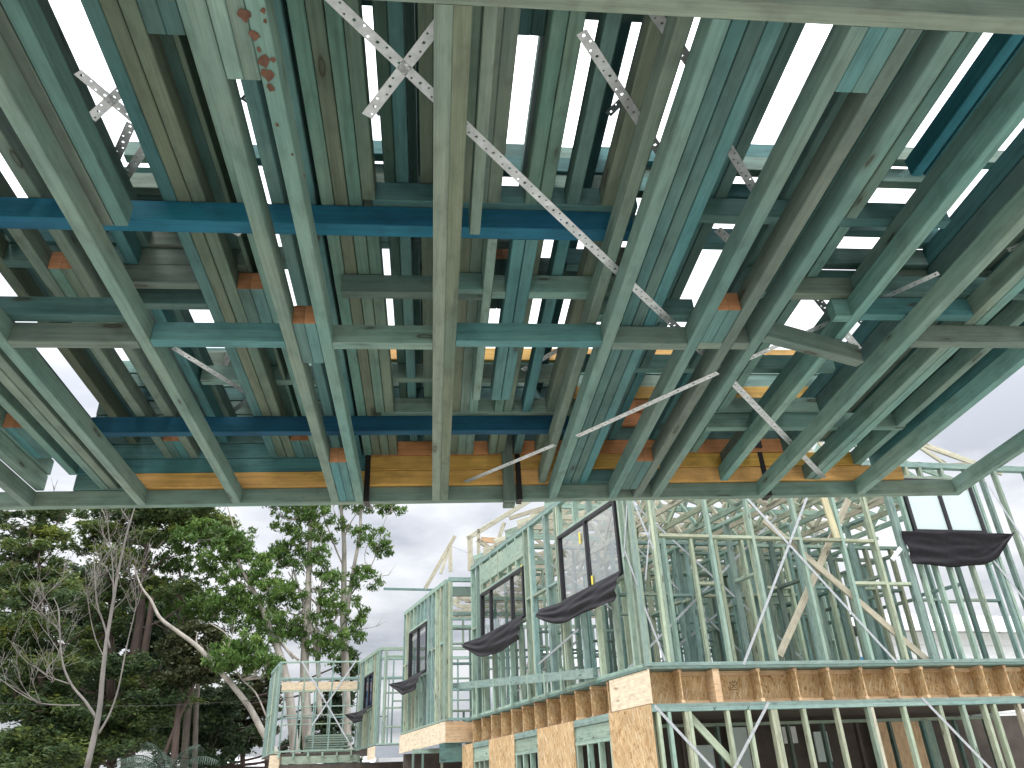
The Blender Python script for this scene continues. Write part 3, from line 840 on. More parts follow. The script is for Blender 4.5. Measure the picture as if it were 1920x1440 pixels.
# back of the ground floor, its dimness put into the brown colour
quadslab('rear_shade_backing', 'brown', HA, [C0+eF*.4+eL*3.4, C0+eF*10+eL*3.4, C0+eF*10+eL*3.45, C0+eF*.4+eL*3.45], 0.0, .95+UPZ)
bk = C0+eL*3.3
m = MB()
for (px, py, w_, h_) in [(1326, 1418, .22, .3), (1392, 1398, .2, .5), (1477, 1376, .16, .2), (1545, 1402, .16, .35), (1690, 1390, .5, .6), (1745, 1400, .12, .6)]:
    pass
for i, (px, py, w_, h_, mt) in enumerate([(1322, 1420, .3, .35, 'frost'), (1388, 1402, .3, .6, 'frost'), (1480, 1378, .25, .25, 'white'), (1542, 1400, .25, .45, 'frost'), (1690, 1402, .9, .8, 'lvl'), (1748, 1400, .2, .8, 'hgreen')]):
    n_ = eN; q = on_plane(px, py, C0+eL*3.2, eN); m = MB()
    s = (q-C0).dot(eF)-0; pb = q
    m.board(pb-ZZ*h_/2, pb+ZZ*h_/2, eF, w_, .04); part(m, 'wall_panel', mt, HA, Matrix.Identity(4))
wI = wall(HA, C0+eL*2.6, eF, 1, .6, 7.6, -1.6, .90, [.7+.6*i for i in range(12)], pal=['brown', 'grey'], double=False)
# interior walls upstairs
def iw(house, o, e, x0, x1, sp, top=4.2, ops=(), pal=None, nog=2.6):
    return wall(house, o, e, 1, x0, x1, ZF, top, [x0+sp*i+rh.uniform(-.06, .06) for i in range(int((x1-x0)/sp)+1)], ops, nogz=nog, pal=pal, double=False)
P1 = ['hgreen', 'hteal', 'grey', 'hyel']; P2 = ['grey', 'hgreen', 'hteal']
w1 = iw(HA, C0+eL*1.5, eF, .5, 3.6, .42, top=3.45, pal=P1)
w2 = iw(HA, C0+eL*2.9, eF, 1.2, 5.6, .45, top=3.7, ops=[(2.4, 3.2, 1.45, 3.3)], pal=P1)
w3 = iw(HA, C0+eL*4.4, eF, .4, 5.8, .45, pal=P2)
w4 = iw(HA, C0+eL*6.4, eF, .2, 7.4, .5, ops=[(3.0, 4.2, 2.3, 3.5), (5.2, 6.4, 2.3, 3.4)], pal=P2)
w5 = iw(HA, C0+eF*1.9+eL*.2, eL, 0, 3.6, .45, top=3.5, pal=P1)
w6 = iw(HA, C0+eF*3.9+eL*.2, eL, 0, 5.6, .45, top=3.5, pal=P2)
w8 = iw(HA, C0+eF*2.9+eL*.6, eL, 0, 2.4, .5, top=3.5, pal=P1)
w9 = iw(HA, C0+eL*3.6, eF, 2.2, 6.2, .48, top=3.5, pal=P2)
w10 = iw(HA, C0+eL*5.3, eF, 2.0, 7.4, .43, pal=P2)
w11 = iw(HA, C0+eL*2.1, eF, 3.2, 5.6, .40, top=3.4, pal=P1)
w12 = iw(HA, C0+eF*4.9+eL*1.2, eL, 0, 5, .5, top=3.5, pal=P2)
w13 = iw(HA, C0+eL*1.05+eF*.0, eF, 2.6, 5.2, .38, top=3.3, pal=P1)
w14 = iw(HA, C0+eL*.7, eF, .9, 2.3, .40, top=3.3, pal=P1)
w15 = iw(HA, C0+eL*6.0, eF, 1.0, 7.6, .4, pal=P2)
w7 = iw(HA, C0+eF*5.75+eL*.2, eL, .5, 6.2, .45, top=3.4, pal=P2)
w16 = iw(HA, C0+eL*1.8, eF, 5.9, 7.6, .4, top=3.3, pal=P2)
for wq, ss in ((w1, ((.5, 1.5, 3.4, 3.9), (1.0, 4.0, 3.4, 1.6))), (w2, ((1.3, 1.5, 5.3, 4.1), (1.4, 4.1, 3.8, 1.5))), (w3, ((.5, 4.1, 4.0, 1.5), (2, 1.5, 5.7, 4.1))), (w4, ((.4, 1.5, 4, 4.1), (4, 4.1, 7, 1.5)))):
    for (a, za, b, zb2) in ss: strap_obj('brace_strap', [((a, -.004, za+UPZ), (b, -.004, zb2+UPZ))], (0, 1, 0), wq, .034, False)
# roof trusses of house A
def truss(house, o, e, span, heel, pitch, z, webs=6, mat='truss', left=True, apex=.5):
    m = MB(); t = .038; z += UPZ
    def bd(a, b, w=.09, dy=0): m.board((a[0], dy, a[1]), (b[0], dy, b[1]), (0, 1, 0), t, w)
    ax_ = span*apex; h = math.tan(math.radians(pitch))
    bd((0, z+.045), (span, z+.045)); m2 = m
    tr = part(m, 'roof_truss', mat, house, wframe(o, e))
    zt_ = lambda x: z+heel+h*(x if x < ax_ else 2*ax_-x)
    for a, b in (((-.0, zt_(0)), (ax_, zt_(ax_))), ((ax_, zt_(ax_)), (span+.45, zt_(span)-.45*h))):
        m = MB(); m.board((a[0], 0, a[1]), (b[0], 0, b[1]), (0, 1, 0), t, .09); part(m, 'top_chord', mat, tr)
    n = webs; m = MB()
    for i in range(n):
        xb = span*(i+.5)/n; xt0, xt1 = span*i/n, span*(i+1)/n
        for xt in (xt0, xt1):
            m.board((xt, .002, zt_(xt)-.02), (xb, .002, z+.06), (0, 1, 0), .034, .07)
    m.board((.02, .003, z+.09), (.02, .003, zt_(0)-.03), (0, 1, 0), .034, .07); m.board((span-.02, .003, z+.09), (span-.02, .003, zt_(span)-.03), (0, 1, 0), .034, .07)
    part(m, 'web', mat, tr); return tr
for i in range(11):
    truss(HA, C0+eL*(.25+.6*i), eF, 6.1, .12, 19, 4.34, webs=6, mat=('truss', 'hgreen', 'truss')[i % 3])
for i in range(9):
    truss(HA, C0+eF*(1.4+.55*i)+eL*.6, eL, 5.6, .15, 17, 3.9, webs=5, mat=('truss', 'hyel', 'hgreen')[i % 3])
# ---- the terrace bay: house B
B0 = V((-1.63, 16.5, 0))
HB = empty('timber_frame_house', loc=tuple(B0)); tag(HB, 'middle timber framed townhouse with a projecting bay on a plywood rim', 'house', 'row of unfinished timber framed townhouses')
bpy.context.view_layer.update()
wB = wall(HB, B0, eL, -1, 0, 3.35, 1.39, 4.21, [0, .09, .35, .65, .95, 1.2, 1.55, 1.85, 2.15, 2.45, 2.8, 3.1, 3.3], [(1.31, 2.77, 2.51, 3.6)], nogz=2.9)
window(wB, 1.32, 2.76, 2.52, 3.59, (2.05,), .02, 'glass', out=1)
flashing(wB, 1.15, 3.35, 2.52, .42, .24, 21, y=.03, flap=(.22, .2, .12))
onwall_strap(wB, B0, eL, .004, [(798, 1105, 830, 1370), (830, 1110, 800, 1240), (800, 1240, 828, 1365), (760, 1190, 768, 1300)], .03)
m = MB(); m.box((-.05, -.012, 1.0+UPZ), (3.4, .006, 1.38+UPZ), 0); part(m, 'plywood_rim', 'ply', HB, wframe(B0, eL))
m = MB(); m.box((0, .01, 1.0+UPZ), (.66, .026, 1.375+UPZ), 0); part(m, 'plywood_rim', 'lvl', HB, wframe(B0-eL*.06, eF))
eR = eF
wR = wall(HB, B0-eL*.04, eR, 1, .06, .74, 1.40, 4.25, [.06, .107, .64, .69], nogz=None)
for z_ in (1.95, 2.45, 3.15, 3.35, 3.85):
    m = MB(); m.box((.155, .01, z_+UPZ), (.638, .08, z_+UPZ+(.2 if z_ > 3.8 else .045)), 0); part(m, 'noggin', rh.choice(('grey', 'hteal')), wR)
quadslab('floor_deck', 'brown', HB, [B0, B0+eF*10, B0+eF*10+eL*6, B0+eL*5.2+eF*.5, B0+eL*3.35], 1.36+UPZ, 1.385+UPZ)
wB2 = wall(HB, B0+eL*3.3, eF, -1, .1, 9, 1.40, 4.2, [.1+.45*i for i in range(20)], [(.8, 1.9, 1.9, 3.4)], nogz=2.8, pal=P2)
wB3 = wall(HB, B0+eL*1.6+eF*1.2, eF, -1, .0, 8.5, 1.40, 4.2, [.45*i for i in range(19)], nogz=2.8, pal=P2)
wB4 = wall(HB, B0+eL*.5+eF*2.2, eF, -1, .0, 7.4, 1.40, 4.2, [.45*i for i in range(17)], [(2, 3, 2.0, 3.4)], nogz=2.7, pal=P2)
wB5 = wall(HB, B0+eL*5.0+eF*1.2, eF, -1, .0, 8.5, 1.40, 4.2, [.5*i for i in range(17)], nogz=2.8, pal=P2)
for i in range(7):
    truss(HB, B0+eL*(.5+.6*i)+eF*1.2, eF, 8, .3, 20, 4.22, webs=7)
# members standing over the bay: rafter, post, pole
def free_board(house, a, b, o, w, t, mat, name):
    p, q = on_plane(*a, o, eN), on_plane(*b, o, eN); m = MB(); m.board(p, q, eN, t, w); part(m, name, mat, house, Matrix.Identity(4))
OB = B0+eL*1.5
free_board(HB, (797, 1104), (853, 1005), OB, .09, .04, 'truss', 'rafter')
free_board(HB, (844, 1024), (845, 1072), OB, .09, .04, 'truss', 'king_post')
free_board(HB, (826, 1076), (842, 1030), OB, .07, .04, 'truss', 'web')
free_board(HB, (719, 1104), (812, 1106), OB, .05, .04, 'grey', 'projecting_pole')
free_board(HB, (846, 1024), (881, 1038), OB, .02, .01, 'zinc', 'brace_strap')
OA = C0+eL*6.45
free_board(HA, (881, 1005), (882, 1070), OA, .11, .04, 'truss', 'king_post')
free_board(HA, (897, 992), (898, 1066), OA, .07, .04, 'truss', 'king_post')
free_board(HA, (876, 1010), (1003, 932), OA, .1, .04, 'truss', 'top_chord')
free_board(HA, (895, 1012), (925, 1033), OA, .1, .04, 'truss', 'web'); free_board(HA, (945, 980), (930, 1026), OA, .09, .04, 'truss', 'web')
free_board(HA, (955, 972), (1010, 955), OA, .09, .04, 'truss', 'web'); free_board(HA, (902, 1012), (932, 1014), OA, .12, .04, 'lvl', 'web')
# teal beam and ground floor pieces under the bay
m = MB(); p, q = on_plane(824, 1412, C0+eL*7.1, eN), on_plane(866, 1410, C0+eL*7.1, eN)
m.board(p, q, ZZ, .34, .05); part(m, 'corner_beam', 'teal', HB, Matrix.Identity(4))
wBG = wall(HB, B0+eL*1.2, eF, 1, -.3, 3, -1.6, .97, [-.3, -.1, .3, .9, 1.4, 2.0, 2.6], pal=['hyel', 'grey'])
quadslab('rear_shade_backing', 'brown', HB, [B0+eL*3, B0+eL*3+eF*6, B0+eL*3.05+eF*6, B0+eL*3.05], 0.0, .97+UPZ)  # back sheet, shade under the bay put into its colour
# ---- house C, farthest
D0 = V((-4.2, 23.2, 0))
HC = empty('timber_frame_house', loc=tuple(D0)); tag(HC, 'farthest timber framed townhouse in front of the tall gum trees, with a small blue window', 'house', 'row of unfinished timber framed townhouses')
bpy.context.view_layer.update()
wC = wall(HC, D0, eL, -1, 0, 2.6, 1.42, 4.02, [0, .05, .3, .6, .9, 1.2, 1.5, 1.9, 2.2, 2.5], [(.66, 1.8, 2.47, 3.44)], nogz=None)
window(wC, .67, 1.79, 2.48, 3.43, (1.2,), .02, 'glassb', out=1)
flashing(wC, .5, 2.7, 2.48, .4, .3, 31, y=.03, flap=(.3, .25, .1))
wC2 = wall(HC, D0, eF, 1, 0, 3, 1.42, 4.02, [0, .15, 1.0, 1.5, 2.1, 2.7], [(.25, 1.0, 1.9, 3.75)], nogz=None)
for z_ in (2.35, 2.75):
    m = MB(); m.box((.2, .01, z_+UPZ), (.98, .08, z_+UPZ+.045), 0); part(m, 'noggin', 'hgreen', wC2)
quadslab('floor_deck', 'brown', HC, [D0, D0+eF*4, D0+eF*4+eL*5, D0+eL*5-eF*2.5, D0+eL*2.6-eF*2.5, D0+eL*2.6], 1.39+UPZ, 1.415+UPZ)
m = MB(); m.box((0, -.02, 1.1+UPZ), (2.5, -.004, 1.40+UPZ), 0); part(m, 'fascia_board', 'fasc', HC, wframe(D0, eF))
m = MB(); m.box((0, .002, 1.08+UPZ), (.9, .018, 1.40+UPZ), 0); part(m, 'plywood_rim', 'ply', HC, wframe(D0, eL))
D1 = D0+eL*2.6
wC3 = wall(HC, D1-eF*2.45, eF, 1, 0, 2.5, 1.45, 4.04, [0, .045, .75, 1.15, 1.6, 2.4], nogz=None, double=False)
m = MB(); m.box((.1, .01, 3.19+UPZ), (2.4, .07, 3.42+UPZ), 0); part(m, 'lintel', 'ply', wC3)
m = MB(); m.box((.1, .01, 3.14+UPZ), (2.4, .08, 3.185+UPZ), 0); part(m, 'head_plate', 'hyel', wC3)
onwall_strap(wC3, D1-eF*2.45, eF, -.004, [(566, 1240, 662, 1405), (668, 1238, 585, 1360)], .045)
for z_ in (2.2, 2.45, 2.7):
    m = MB(); m.box((.1, .02, z_+UPZ), (2.4, .06, z_+UPZ+.03), 0); part(m, 'noggin', 'hgreen', wC3)
wC4 = wall(HC, D1-eF*2.47, eL, -1, 0, 2.2, 1.40, 4.04, [0, .05, .12, .35, .6, .9, 1.2, 1.6, 2.0], nogz=2.6)
wC5 = wall(HC, D1-eF*2.45+eL*2.6, eF, 1, 0, 5, 1.45, 3.9, [.5*i for i in range(10)], nogz=2.6, pal=P2)
wC6 = wall(HC, D0+eL*1.6, eF, 1, .4, 4, 1.45, 4.0, [.4+.4*i for i in range(9)], nogz=2.7, pal=P2)
quadslab('plywood_rim', 'ply', HC, [D1-eF*2.5, D1-eF*2.5+V((.3, 0, 0)), D1-eF*2.5+V((.3, .3, 0)), D1-eF*2.5+V((0, .3, 0))], 0.9+UPZ, 1.38+UPZ)
m = MB(); m.box((.3, .0, 1.13+UPZ), (2.6, .05, 1.33+UPZ), 0); part(m, 'edge_beam', 'hgreen', HC, wframe(D1-eF*2.45, eF))
m = MB(); m.box((.0, .05, .75+UPZ), (2.9, .1, 1.12+UPZ), 0); part(m, 'edge_beam', 'hteal', HC, wframe(D1-eF*2.45, eF))
for i in range(6):
    m = MB(); m.box((.2+.42*i, -.28, 1.30+UPZ), (.25+.42*i, .4, 1.42+UPZ), 1); part(m, 'floor_joist', 'hgreen', HC, wframe(D1-eF*2.45, eF))
wCG = wall(HC, D0-eL*.1, eF, 1, -2.5, 3, -1.6, .74, [-2.5+.6*i for i in range(9)], pal=['hyel', 'grey'])
quadslab('rear_shade_backing', 'brown', HC, [D0+eL*2.6-eF*2.4, D0+eL*2.6+eF*5, D0+eL*2.65+eF*5, D0+eL*2.65-eF*2.4], 0.0, 1.1+UPZ)  # back sheet coloured dark for the shaded ground floor
# timber stack on the deck of house C
TS = empty('timber_stack', loc=tuple(D1+eL*1.2-eF*1.1+V((0, 0, 1.42+UPZ)))); tag(TS, 'stack of green treated boards on the deck of the farthest townhouse', 'timber stack'); bpy.context.view_layer.update()
m = MB()
for r_ in range(9):
    for c_ in range(4):
        o_ = D1+eL*(1.0+c_*.12)-eF*1.3+V((rh.uniform(-.05, .05), 0, 1.43+UPZ+r_*.065))
        m.board(o_, o_+eF*rh.uniform(1.1, 1.45), ZZ, .05, .1)
part(m, 'board', 'hgreen', TS, Matrix.Identity(4))
# blue wrapped pallet upstairs in house A and neighbours beyond
q = on_plane(1608, 1200, C0+eL*6.0, eN)
bp = empty('wrapped_pallet', loc=(q.x, q.y, ZF+UPZ)); tag(bp, 'blue plastic wrapped pack standing inside the nearest townhouse upstairs', 'pallet'); bpy.context.view_layer.update()
m = MB(); m.board(V((q.x, q.y, ZF+UPZ+.14)), V((q.x, q.y, ZF+UPZ+.95)), eF, .55, .5, ch=.03); part(m, 'wrapped_pack', 'blueg', bp, Matrix.Identity(4))
m = MB()
for k in (-.22, 0, .22): m.board(V((q.x, q.y, ZF+UPZ+.05))+eF*k-eN*.25, V((q.x, q.y, ZF+UPZ+.05))+eF*k+eN*.25, eF, .08, .09)
m.board(V((q.x, q.y, ZF+UPZ+.115))-eF*.3, V((q.x, q.y, ZF+UPZ+.115))+eF*.3, eN, .5, .02); part(m, 'pallet_base', 'pine', bp, Matrix.Identity(4))
def neighbour(x, y, w, d, hw_, rot, lab):
    o = V((x, y, 0)); e = V((math.cos(rot), math.sin(rot), 0)); n = ZZ.cross(e)
    h = empty('neighbour_house', loc=(x, y, 0)); tag(h, lab, 'house'); bpy.context.view_layer.update(); fm = wframe(o, e)
    m = MB()
    for a, b, c, d2 in (((0, 0), (w, 0), 0, hw_), ((w, 0), (w, d), 0, hw_), ((w, d), (0, d), 0, hw_), ((0, d), (0, 0), 0, hw_)):
        nb = 14
        for i in range(nb):      # weatherboards, each lapping the one below
            z0, z1 = hw_*i/nb, hw_*(i+1)/nb
            dx, dy = b[0]-a[0], b[1]-a[1]; L_ = math.hypot(dx, dy); ox, oy = dy/L_*.02, -dx/L_*.02
            m.face([(a[0]+ox, a[1]+oy, z0), (b[0]+ox, b[1]+oy, z0), (b[0], b[1], z1), (a[0], a[1], z1)])
    part(m, 'wall', 'white', h, fm)
    m = MB(); r = .5; zr = hw_+1.6; my = d/2
    nr = 40
    A, B_, C_, D_ = V((-r, -r, hw_-.05)), V((w+r, -r, hw_-.05)), V((w+r, my, zr)), V((-r, my, zr))
    for (p0, p1, p2, p3) in ((A, B_, C_, D_), (V((w+r, d+r, hw_-.05)), V((-r, d+r, hw_-.05)), D_, C_)):
        for i in range(nr):
            f0, f1, f2 = i/nr, (i+.8)/nr, (i+1)/nr
            a0, a1, a2 = p0.lerp(p1, f0), p0.lerp(p1, f1), p0.lerp(p1, f2); b0, b1, b2 = p3.lerp(p2, f0), p3.lerp(p2, f1), p3.lerp(p2, f2)
            u = V((0, 0, .04)); m.face([a0, a1, b1, b0]); m.face([a1, (a1+a2)/2+u, (b1+b2)/2+u, b1]); m.face([(a1+a2)/2+u, a2, b2, (b1+b2)/2+u])
    part(m, 'roof', 'roof', h, fm).modifiers.new('t', 'SOLIDIFY').thickness = .03
    for x0 in (w*.2, w*.6):
        m = MB(); m.box((x0, -.06, hw_*.4), (x0+1.2, -.02, hw_*.8), 0); wn = part(m, 'window', 'frame', h, fm)
        m = MB(); m.box((x0+.06, -.07, hw_*.4+.06), (x0+1.14, -.0605, hw_*.8-.06), 0); part(m, 'pane', 'glass', wn)
neighbour(12, 27, 14, 9, 6.1, .3, 'white weatherboard house with pale metal roof seen through the studs at the right')
neighbour(2.0, 36, 10, 8, 6.6, .25, 'tall white house with pale roof behind the nearest townhouse frame')
neighbour(-24, 62, 12, 8, 3.6, .1, 'pale house glimpsed low between the dark trees')

# ================================================================== TREES
rt = random.Random(99); RS = .82
def at(px, py, Y):
    r = ray(px, py); return CAM + r*((Y-CAM.y)/r.y)
def ppx(Y): return Y/F/.9             # metres per photo pixel, roughly
def limb(mb, pts, Y, wob=.0, n=8, tint=.5):
    """pts: (px, py, radius px, dy metres)"""
    k = Y/F*1.02; P3 = []; R3 = []
    for i, p in enumerate(pts):
        q = at(p[0], p[1], Y+(p[3] if len(p) > 3 else 0)); P3.append(q); R3.append(max(.010, p[2]*k*RS))
    # smooth with catmull-rom
    out, rr = [], []
    for i in range(len(P3)-1):
        p0, p1, p2, p3 = P3[max(i-1, 0)], P3[i], P3[i+1], P3[min(i+2, len(P3)-1)]
        for j in range(4):
            t = j/4; t2, t3 = t*t, t*t*t
            out.append(.5*((2*p1)+(-p0+p2)*t+(2*p0-5*p1+4*p2-p3)*t2+(-p0+3*p1-3*p2+p3)*t3)+V((rt.uniform(-wob, wob), rt.uniform(-wob, wob), 0)))
            rr.append(R3[i]*(1-t)+R3[i+1]*t)
    out.append(P3[-1]); rr.append(R3[-1]); mb.tube(out, rr, n, tint); return out, rr
def twigs(mb, start, d, L, r, depth, spread=.5, up=.1):
    n = 4; pts = [start]; p = start.copy(); d = d.normalized()
    for i in range(n):
        d = (d+V((rt.uniform(-1, 1), rt.uniform(-1, 1), rt.uniform(-.6, 1)+up))*.22).normalized(); p = p+d*L/n; pts.append(p.copy())
    mb.tube(pts, [max(.006, r*(1-.75*i/n)) for i in range(n+1)], 4 if r < .03 else 5)
    if depth > 0:
        for i in range(3 if depth > 1 else 4):
            k = rt.randint(1, n); dd = (d+V((rt.uniform(-1, 1), rt.uniform(-1, 1), rt.uniform(-.5, 1)))*spread*1.6).normalized()
            twigs(mb, pts[k], dd, L*rt.uniform(.45, .7), r*.5, depth-1, spread, up)
    return pts
def foliage(mb, clumps, Y, size, kind, dens=1.0, depth=1.0, tn=(0, 1)):
    k = Y/F
    for c in clumps:
        px, py, rx, ry = c[:4]; dd = c[4] if len(c) > 4 else 0; bias = c[5] if len(c) > 5 else 0
        cen = at(px, py, Y+dd); fs = 1.45 if kind == 'gum' else 1.38; ax_, az = rx*k*fs, ry*k*fs; ay = max(ax_, az)*depth
        nsub = int(8+rx*ry/38)
        for _ in range(nsub):
            while True:
                u = V((rt.uniform(-1, 1), rt.uniform(-1, 1), rt.uniform(-1, 1)))
                if u.length < 1: break
            u = u*(u.length**-.35 if u.length > .05 else 1)
            sc_ = cen+V((u.x*ax_, u.y*ay, u.z*az)); sr = rt.uniform(.28, .62)*(ay*.45+.35)*(.6 if kind == 'gum' else .75)
            nl = int(dens*rt.uniform(125, 200)*(sr/.45)**1.5)
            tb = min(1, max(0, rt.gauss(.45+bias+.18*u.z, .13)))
            for _ in range(nl):
                g = V((rt.gauss(0, .55), rt.gauss(0, .55), rt.gauss(0, .34 if kind != 'gum' else .42)))*sr
                p = sc_+g; L = size*1.25*rt.uniform(.6, 1.35)
                if kind == 'gum':
                    d = V((rt.uniform(-.8, .8), rt.uniform(-.8, .8), rt.uniform(-1.2, .1))).normalized(); w = L*.3
                elif kind == 'pine':
                    d = V((rt.uniform(-1, 1), rt.uniform(-1, 1), rt.uniform(-.25, .55))).normalized(); w = L*.34
                else:
                    d = V((rt.uniform(-1, 1), rt.uniform(-1, 1), rt.uniform(-.7, .7))).normalized(); w = L*.5
                s_ = d.cross(V((rt.uniform(-1, 1), rt.uniform(-1, 1), rt.uniform(-1, 1)))).normalized()*w/2
                t = min(1, max(0, tb+rt.gauss(0, .13)))
                mb.face([p-d*L/2, p+s_, p+d*L/2, p-s_], tint=t, uv=[(0, 0)]*4)
def tree(name, lab, cat, Y, trunk, bark_, clumps, leafm, size=.2, kind='gum', dens=1.0, twig=0, group='tall trees behind the building site', depth=.8):
    base = at(trunk[0][0][0], trunk[0][0][1], Y)
    root = empty(name, loc=(base.x, base.y, 0)); tag(root, lab, cat, group); bpy.context.view_layer.update()
    mb = MB(); ends = []
    # root the first stem in the ground
    o, r = limb(mb, trunk[0], Y, n=10)
    mb.tube([V((base.x, base.y, -.1)), (V((base.x, base.y, 0))+o[0])/2, o[0]], [r[0]*1.5, r[0]*1.15, r[0]], 10)
    for t in trunk[1:]:
        o, r = limb(mb, t, Y, n=6)
        ends.append((o, r))
    if twig:
        for o, r in ends+[(limb(MB(), trunk[0], Y))]:
            for _ in range(twig):
                i = rt.randint(len(o)//3, len(o)-1); d = (o[i]-o[i-1])+V((rt.uniform(-1, 1), rt.uniform(-1, 1), rt.uniform(-.2, 1)))*.4
                twigs(mb, o[i], d, rt.uniform(1.0, 2.2), max(.02, r[i]*.45), 2)
    # limbs that reach every clump
    allp = [p for p in trunk for p in p]
    o0 = [at(p[0], p[1], Y+(p[3] if len(p) > 3 else 0)) for t in trunk for p in t]
    for c in clumps:
        if rt.random() < .75:
            q = at(c[0], c[1], Y+(c[4] if len(c) > 4 else 0))
            cand = [p for p in o0 if p.z < q.z+1] or o0
            s = min(cand, key=lambda p: (p-q).length)
            if (s-q).length < 9:
                mid = (s+q)/2+V((rt.uniform(-.3, .3), rt.uniform(-.3, .3), -.25))
                mb.tube([s, mid, q, q+V((rt.uniform(-.5, .5), 0, .4))], [.07, .055, .035, .015], 5)
                for _ in range(1): twigs(mb, q, V((rt.uniform(-1, 1), rt.uniform(-1, 1), rt.uniform(-.2, .8))), 1.1, .03, 1)
    part(mb, 'trunk', bark_, root, Matrix.Identity(4)).data.polygons.foreach_set('use_smooth', [True]*len(mb.f))
    if clumps:
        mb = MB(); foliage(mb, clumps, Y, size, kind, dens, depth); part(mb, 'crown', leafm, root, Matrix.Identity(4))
    return root
# pale gums in the middle
tree('gum_tree', 'tall forked gum tree with two pale stems, the rightmost tree against open sky', 'tree', 40,
     [[(652, 1440, 9), (649, 1300, 8.5), (647, 1239, 8), (644, 1162, 7.5), (645, 1079, 6), (645, 1016, 5), (640, 960, 4), (634, 900, 3), (630, 840, 2)],
      [(650, 1155, 6), (658, 1096, 5), (667, 1045, 4.5), (675, 1002, 4), (677, 945, 3.5), (684, 880, 2)],
      [(659, 1114, 2.2), (675, 1090, 1.8), (692, 1068, 1.5), (703, 1045, 1.2), (710, 1020, .9)], [(686, 1070, 1), (684, 1040, .9), (690, 1020, .7)],
      [(640, 1190, 3), (622, 1165, 2.6), (599, 1138, 2.3), (575, 1115, 2), (558, 1100, 1.7), (540, 1072, 1.3)],
      [(645, 1010, 2), (655, 985, 1.6), (668, 965, 1.2), (690, 945, 1)], [(643, 1060, 2.2), (630, 1030, 2), (615, 990, 1.8), (600, 950, 1.5)],
      [(697, 1030, .8), (715, 1000, .7), (722, 975, .6), (735, 955, .5)]], 'bark_pale',
     [(700, 1012, 26, 16), (716, 1030, 16, 12), (684, 1002, 18, 10), (690, 1082, 24, 15), (672, 1075, 14, 12), (664, 1150, 17, 20), (672, 1180, 12, 16), (655, 1195, 14, 18),
      (735, 952, 22, 10), (700, 950, 24, 9), (665, 945, 26, 10), (640, 985, 12, 8), (612, 1000, 20, 14), (650, 1240, 20, 14, 2), (660, 1255, 12, 10, 2), (700, 905, 50, 20), (640, 880, 50, 25)],
     'leaf_gum', .19, 'gum', .9)
tree('gum_tree', 'straight pale trunked gum tree standing behind the farthest townhouse', 'tree', 38,
     [[(585, 1440, 12), (578, 1400, 11), (573, 1308, 10), (571, 1239, 9), (577, 1141, 7.5), (579, 1072, 6), (581, 1010, 5), (582, 960, 4), (580, 900, 3)],
      [(598, 1252, 5), (585, 1183, 4.5), (572, 1140, 4), (562, 1110, 3.2), (550, 1068, 2.5)], [(600, 1340, 6), (597, 1260, 5.5), (597, 1211, 4.8), (612, 1185, 3.6), (626, 1166, 3), (636, 1148, 2)],
      [(595, 1212, 3.8), (593, 1175, 3.4), (597, 1130, 3), (604, 1090, 2.4), (612, 1060, 1.6)], [(600, 1105, 1.6), (615, 1090, 1.4), (622, 1078, 1.2), (620, 1060, 1)],
      [(556, 1100, 2), (548, 1080, 1.8), (552, 1060, 1.5)], [(553, 1400, 8), (546, 1330, 7.5), (541, 1290, 6)]], 'bark_pale',
     [(545, 1020, 26, 18), (575, 1000, 24, 16), (560, 1045, 30, 16), (600, 1045, 22, 16), (540, 975, 24, 20), (575, 960, 30, 14), (610, 965, 18, 14), (520, 1045, 22, 14), (610, 1085, 26, 18), (625, 1125, 20, 22),
      (540, 1115, 28, 16), (520, 1110, 26, 14), (545, 1150, 30, 20), (565, 1180, 26, 18), (605, 1150, 20, 20), (620, 1195, 22, 20), (590, 1200, 20, 14), (560, 920, 50, 24), (610, 1220, 20, 12), (535, 1180, 24, 18)],
     'leaf_gum', .19, 'gum', 1.0)
tree('gum_tree', 'gum tree whose pale trunk leans left above the farthest townhouse', 'tree', 36,
     [[(566, 1440, 10), (553, 1405, 9.5), (543, 1308, 9), (529, 1242, 8), (508, 1183, 6.5), (484, 1124, 5.2), (463, 1086, 4), (450, 1060, 3), (440, 1020, 2)],
      [(490, 1135, 3), (470, 1105, 2.6), (452, 1094, 2.2), (430, 1082, 1.6)], [(518, 1190, 3.5), (535, 1215, 3), (550, 1235, 2.5)], [(445, 1040, 2), (438, 990, 1.7), (428, 955, 1.4), (420, 920, 1)], [(560, 1238, 3), (520, 1200, 2.6), (500, 1170, 2)]], 'bark_pale',
     [(365, 1012, 34, 16), (390, 998, 30, 16), (420, 1005, 32, 18), (450, 1010, 22, 18), (435, 1040, 34, 20), (405, 1045, 30, 16), (470, 1065, 28, 18), (495, 1075, 24, 16), (455, 1095, 30, 18), (430, 1130, 34, 16),
      (485, 1045, 16, 8), (400, 1130, 30, 16), (470, 1140, 26, 16), (500, 1110, 30, 14, 0, .1), (455, 1165, 28, 14), (500, 1165, 24, 20), (500, 1195, 20, 14)],
     'leaf_gum', .19, 'gum', 1.0)
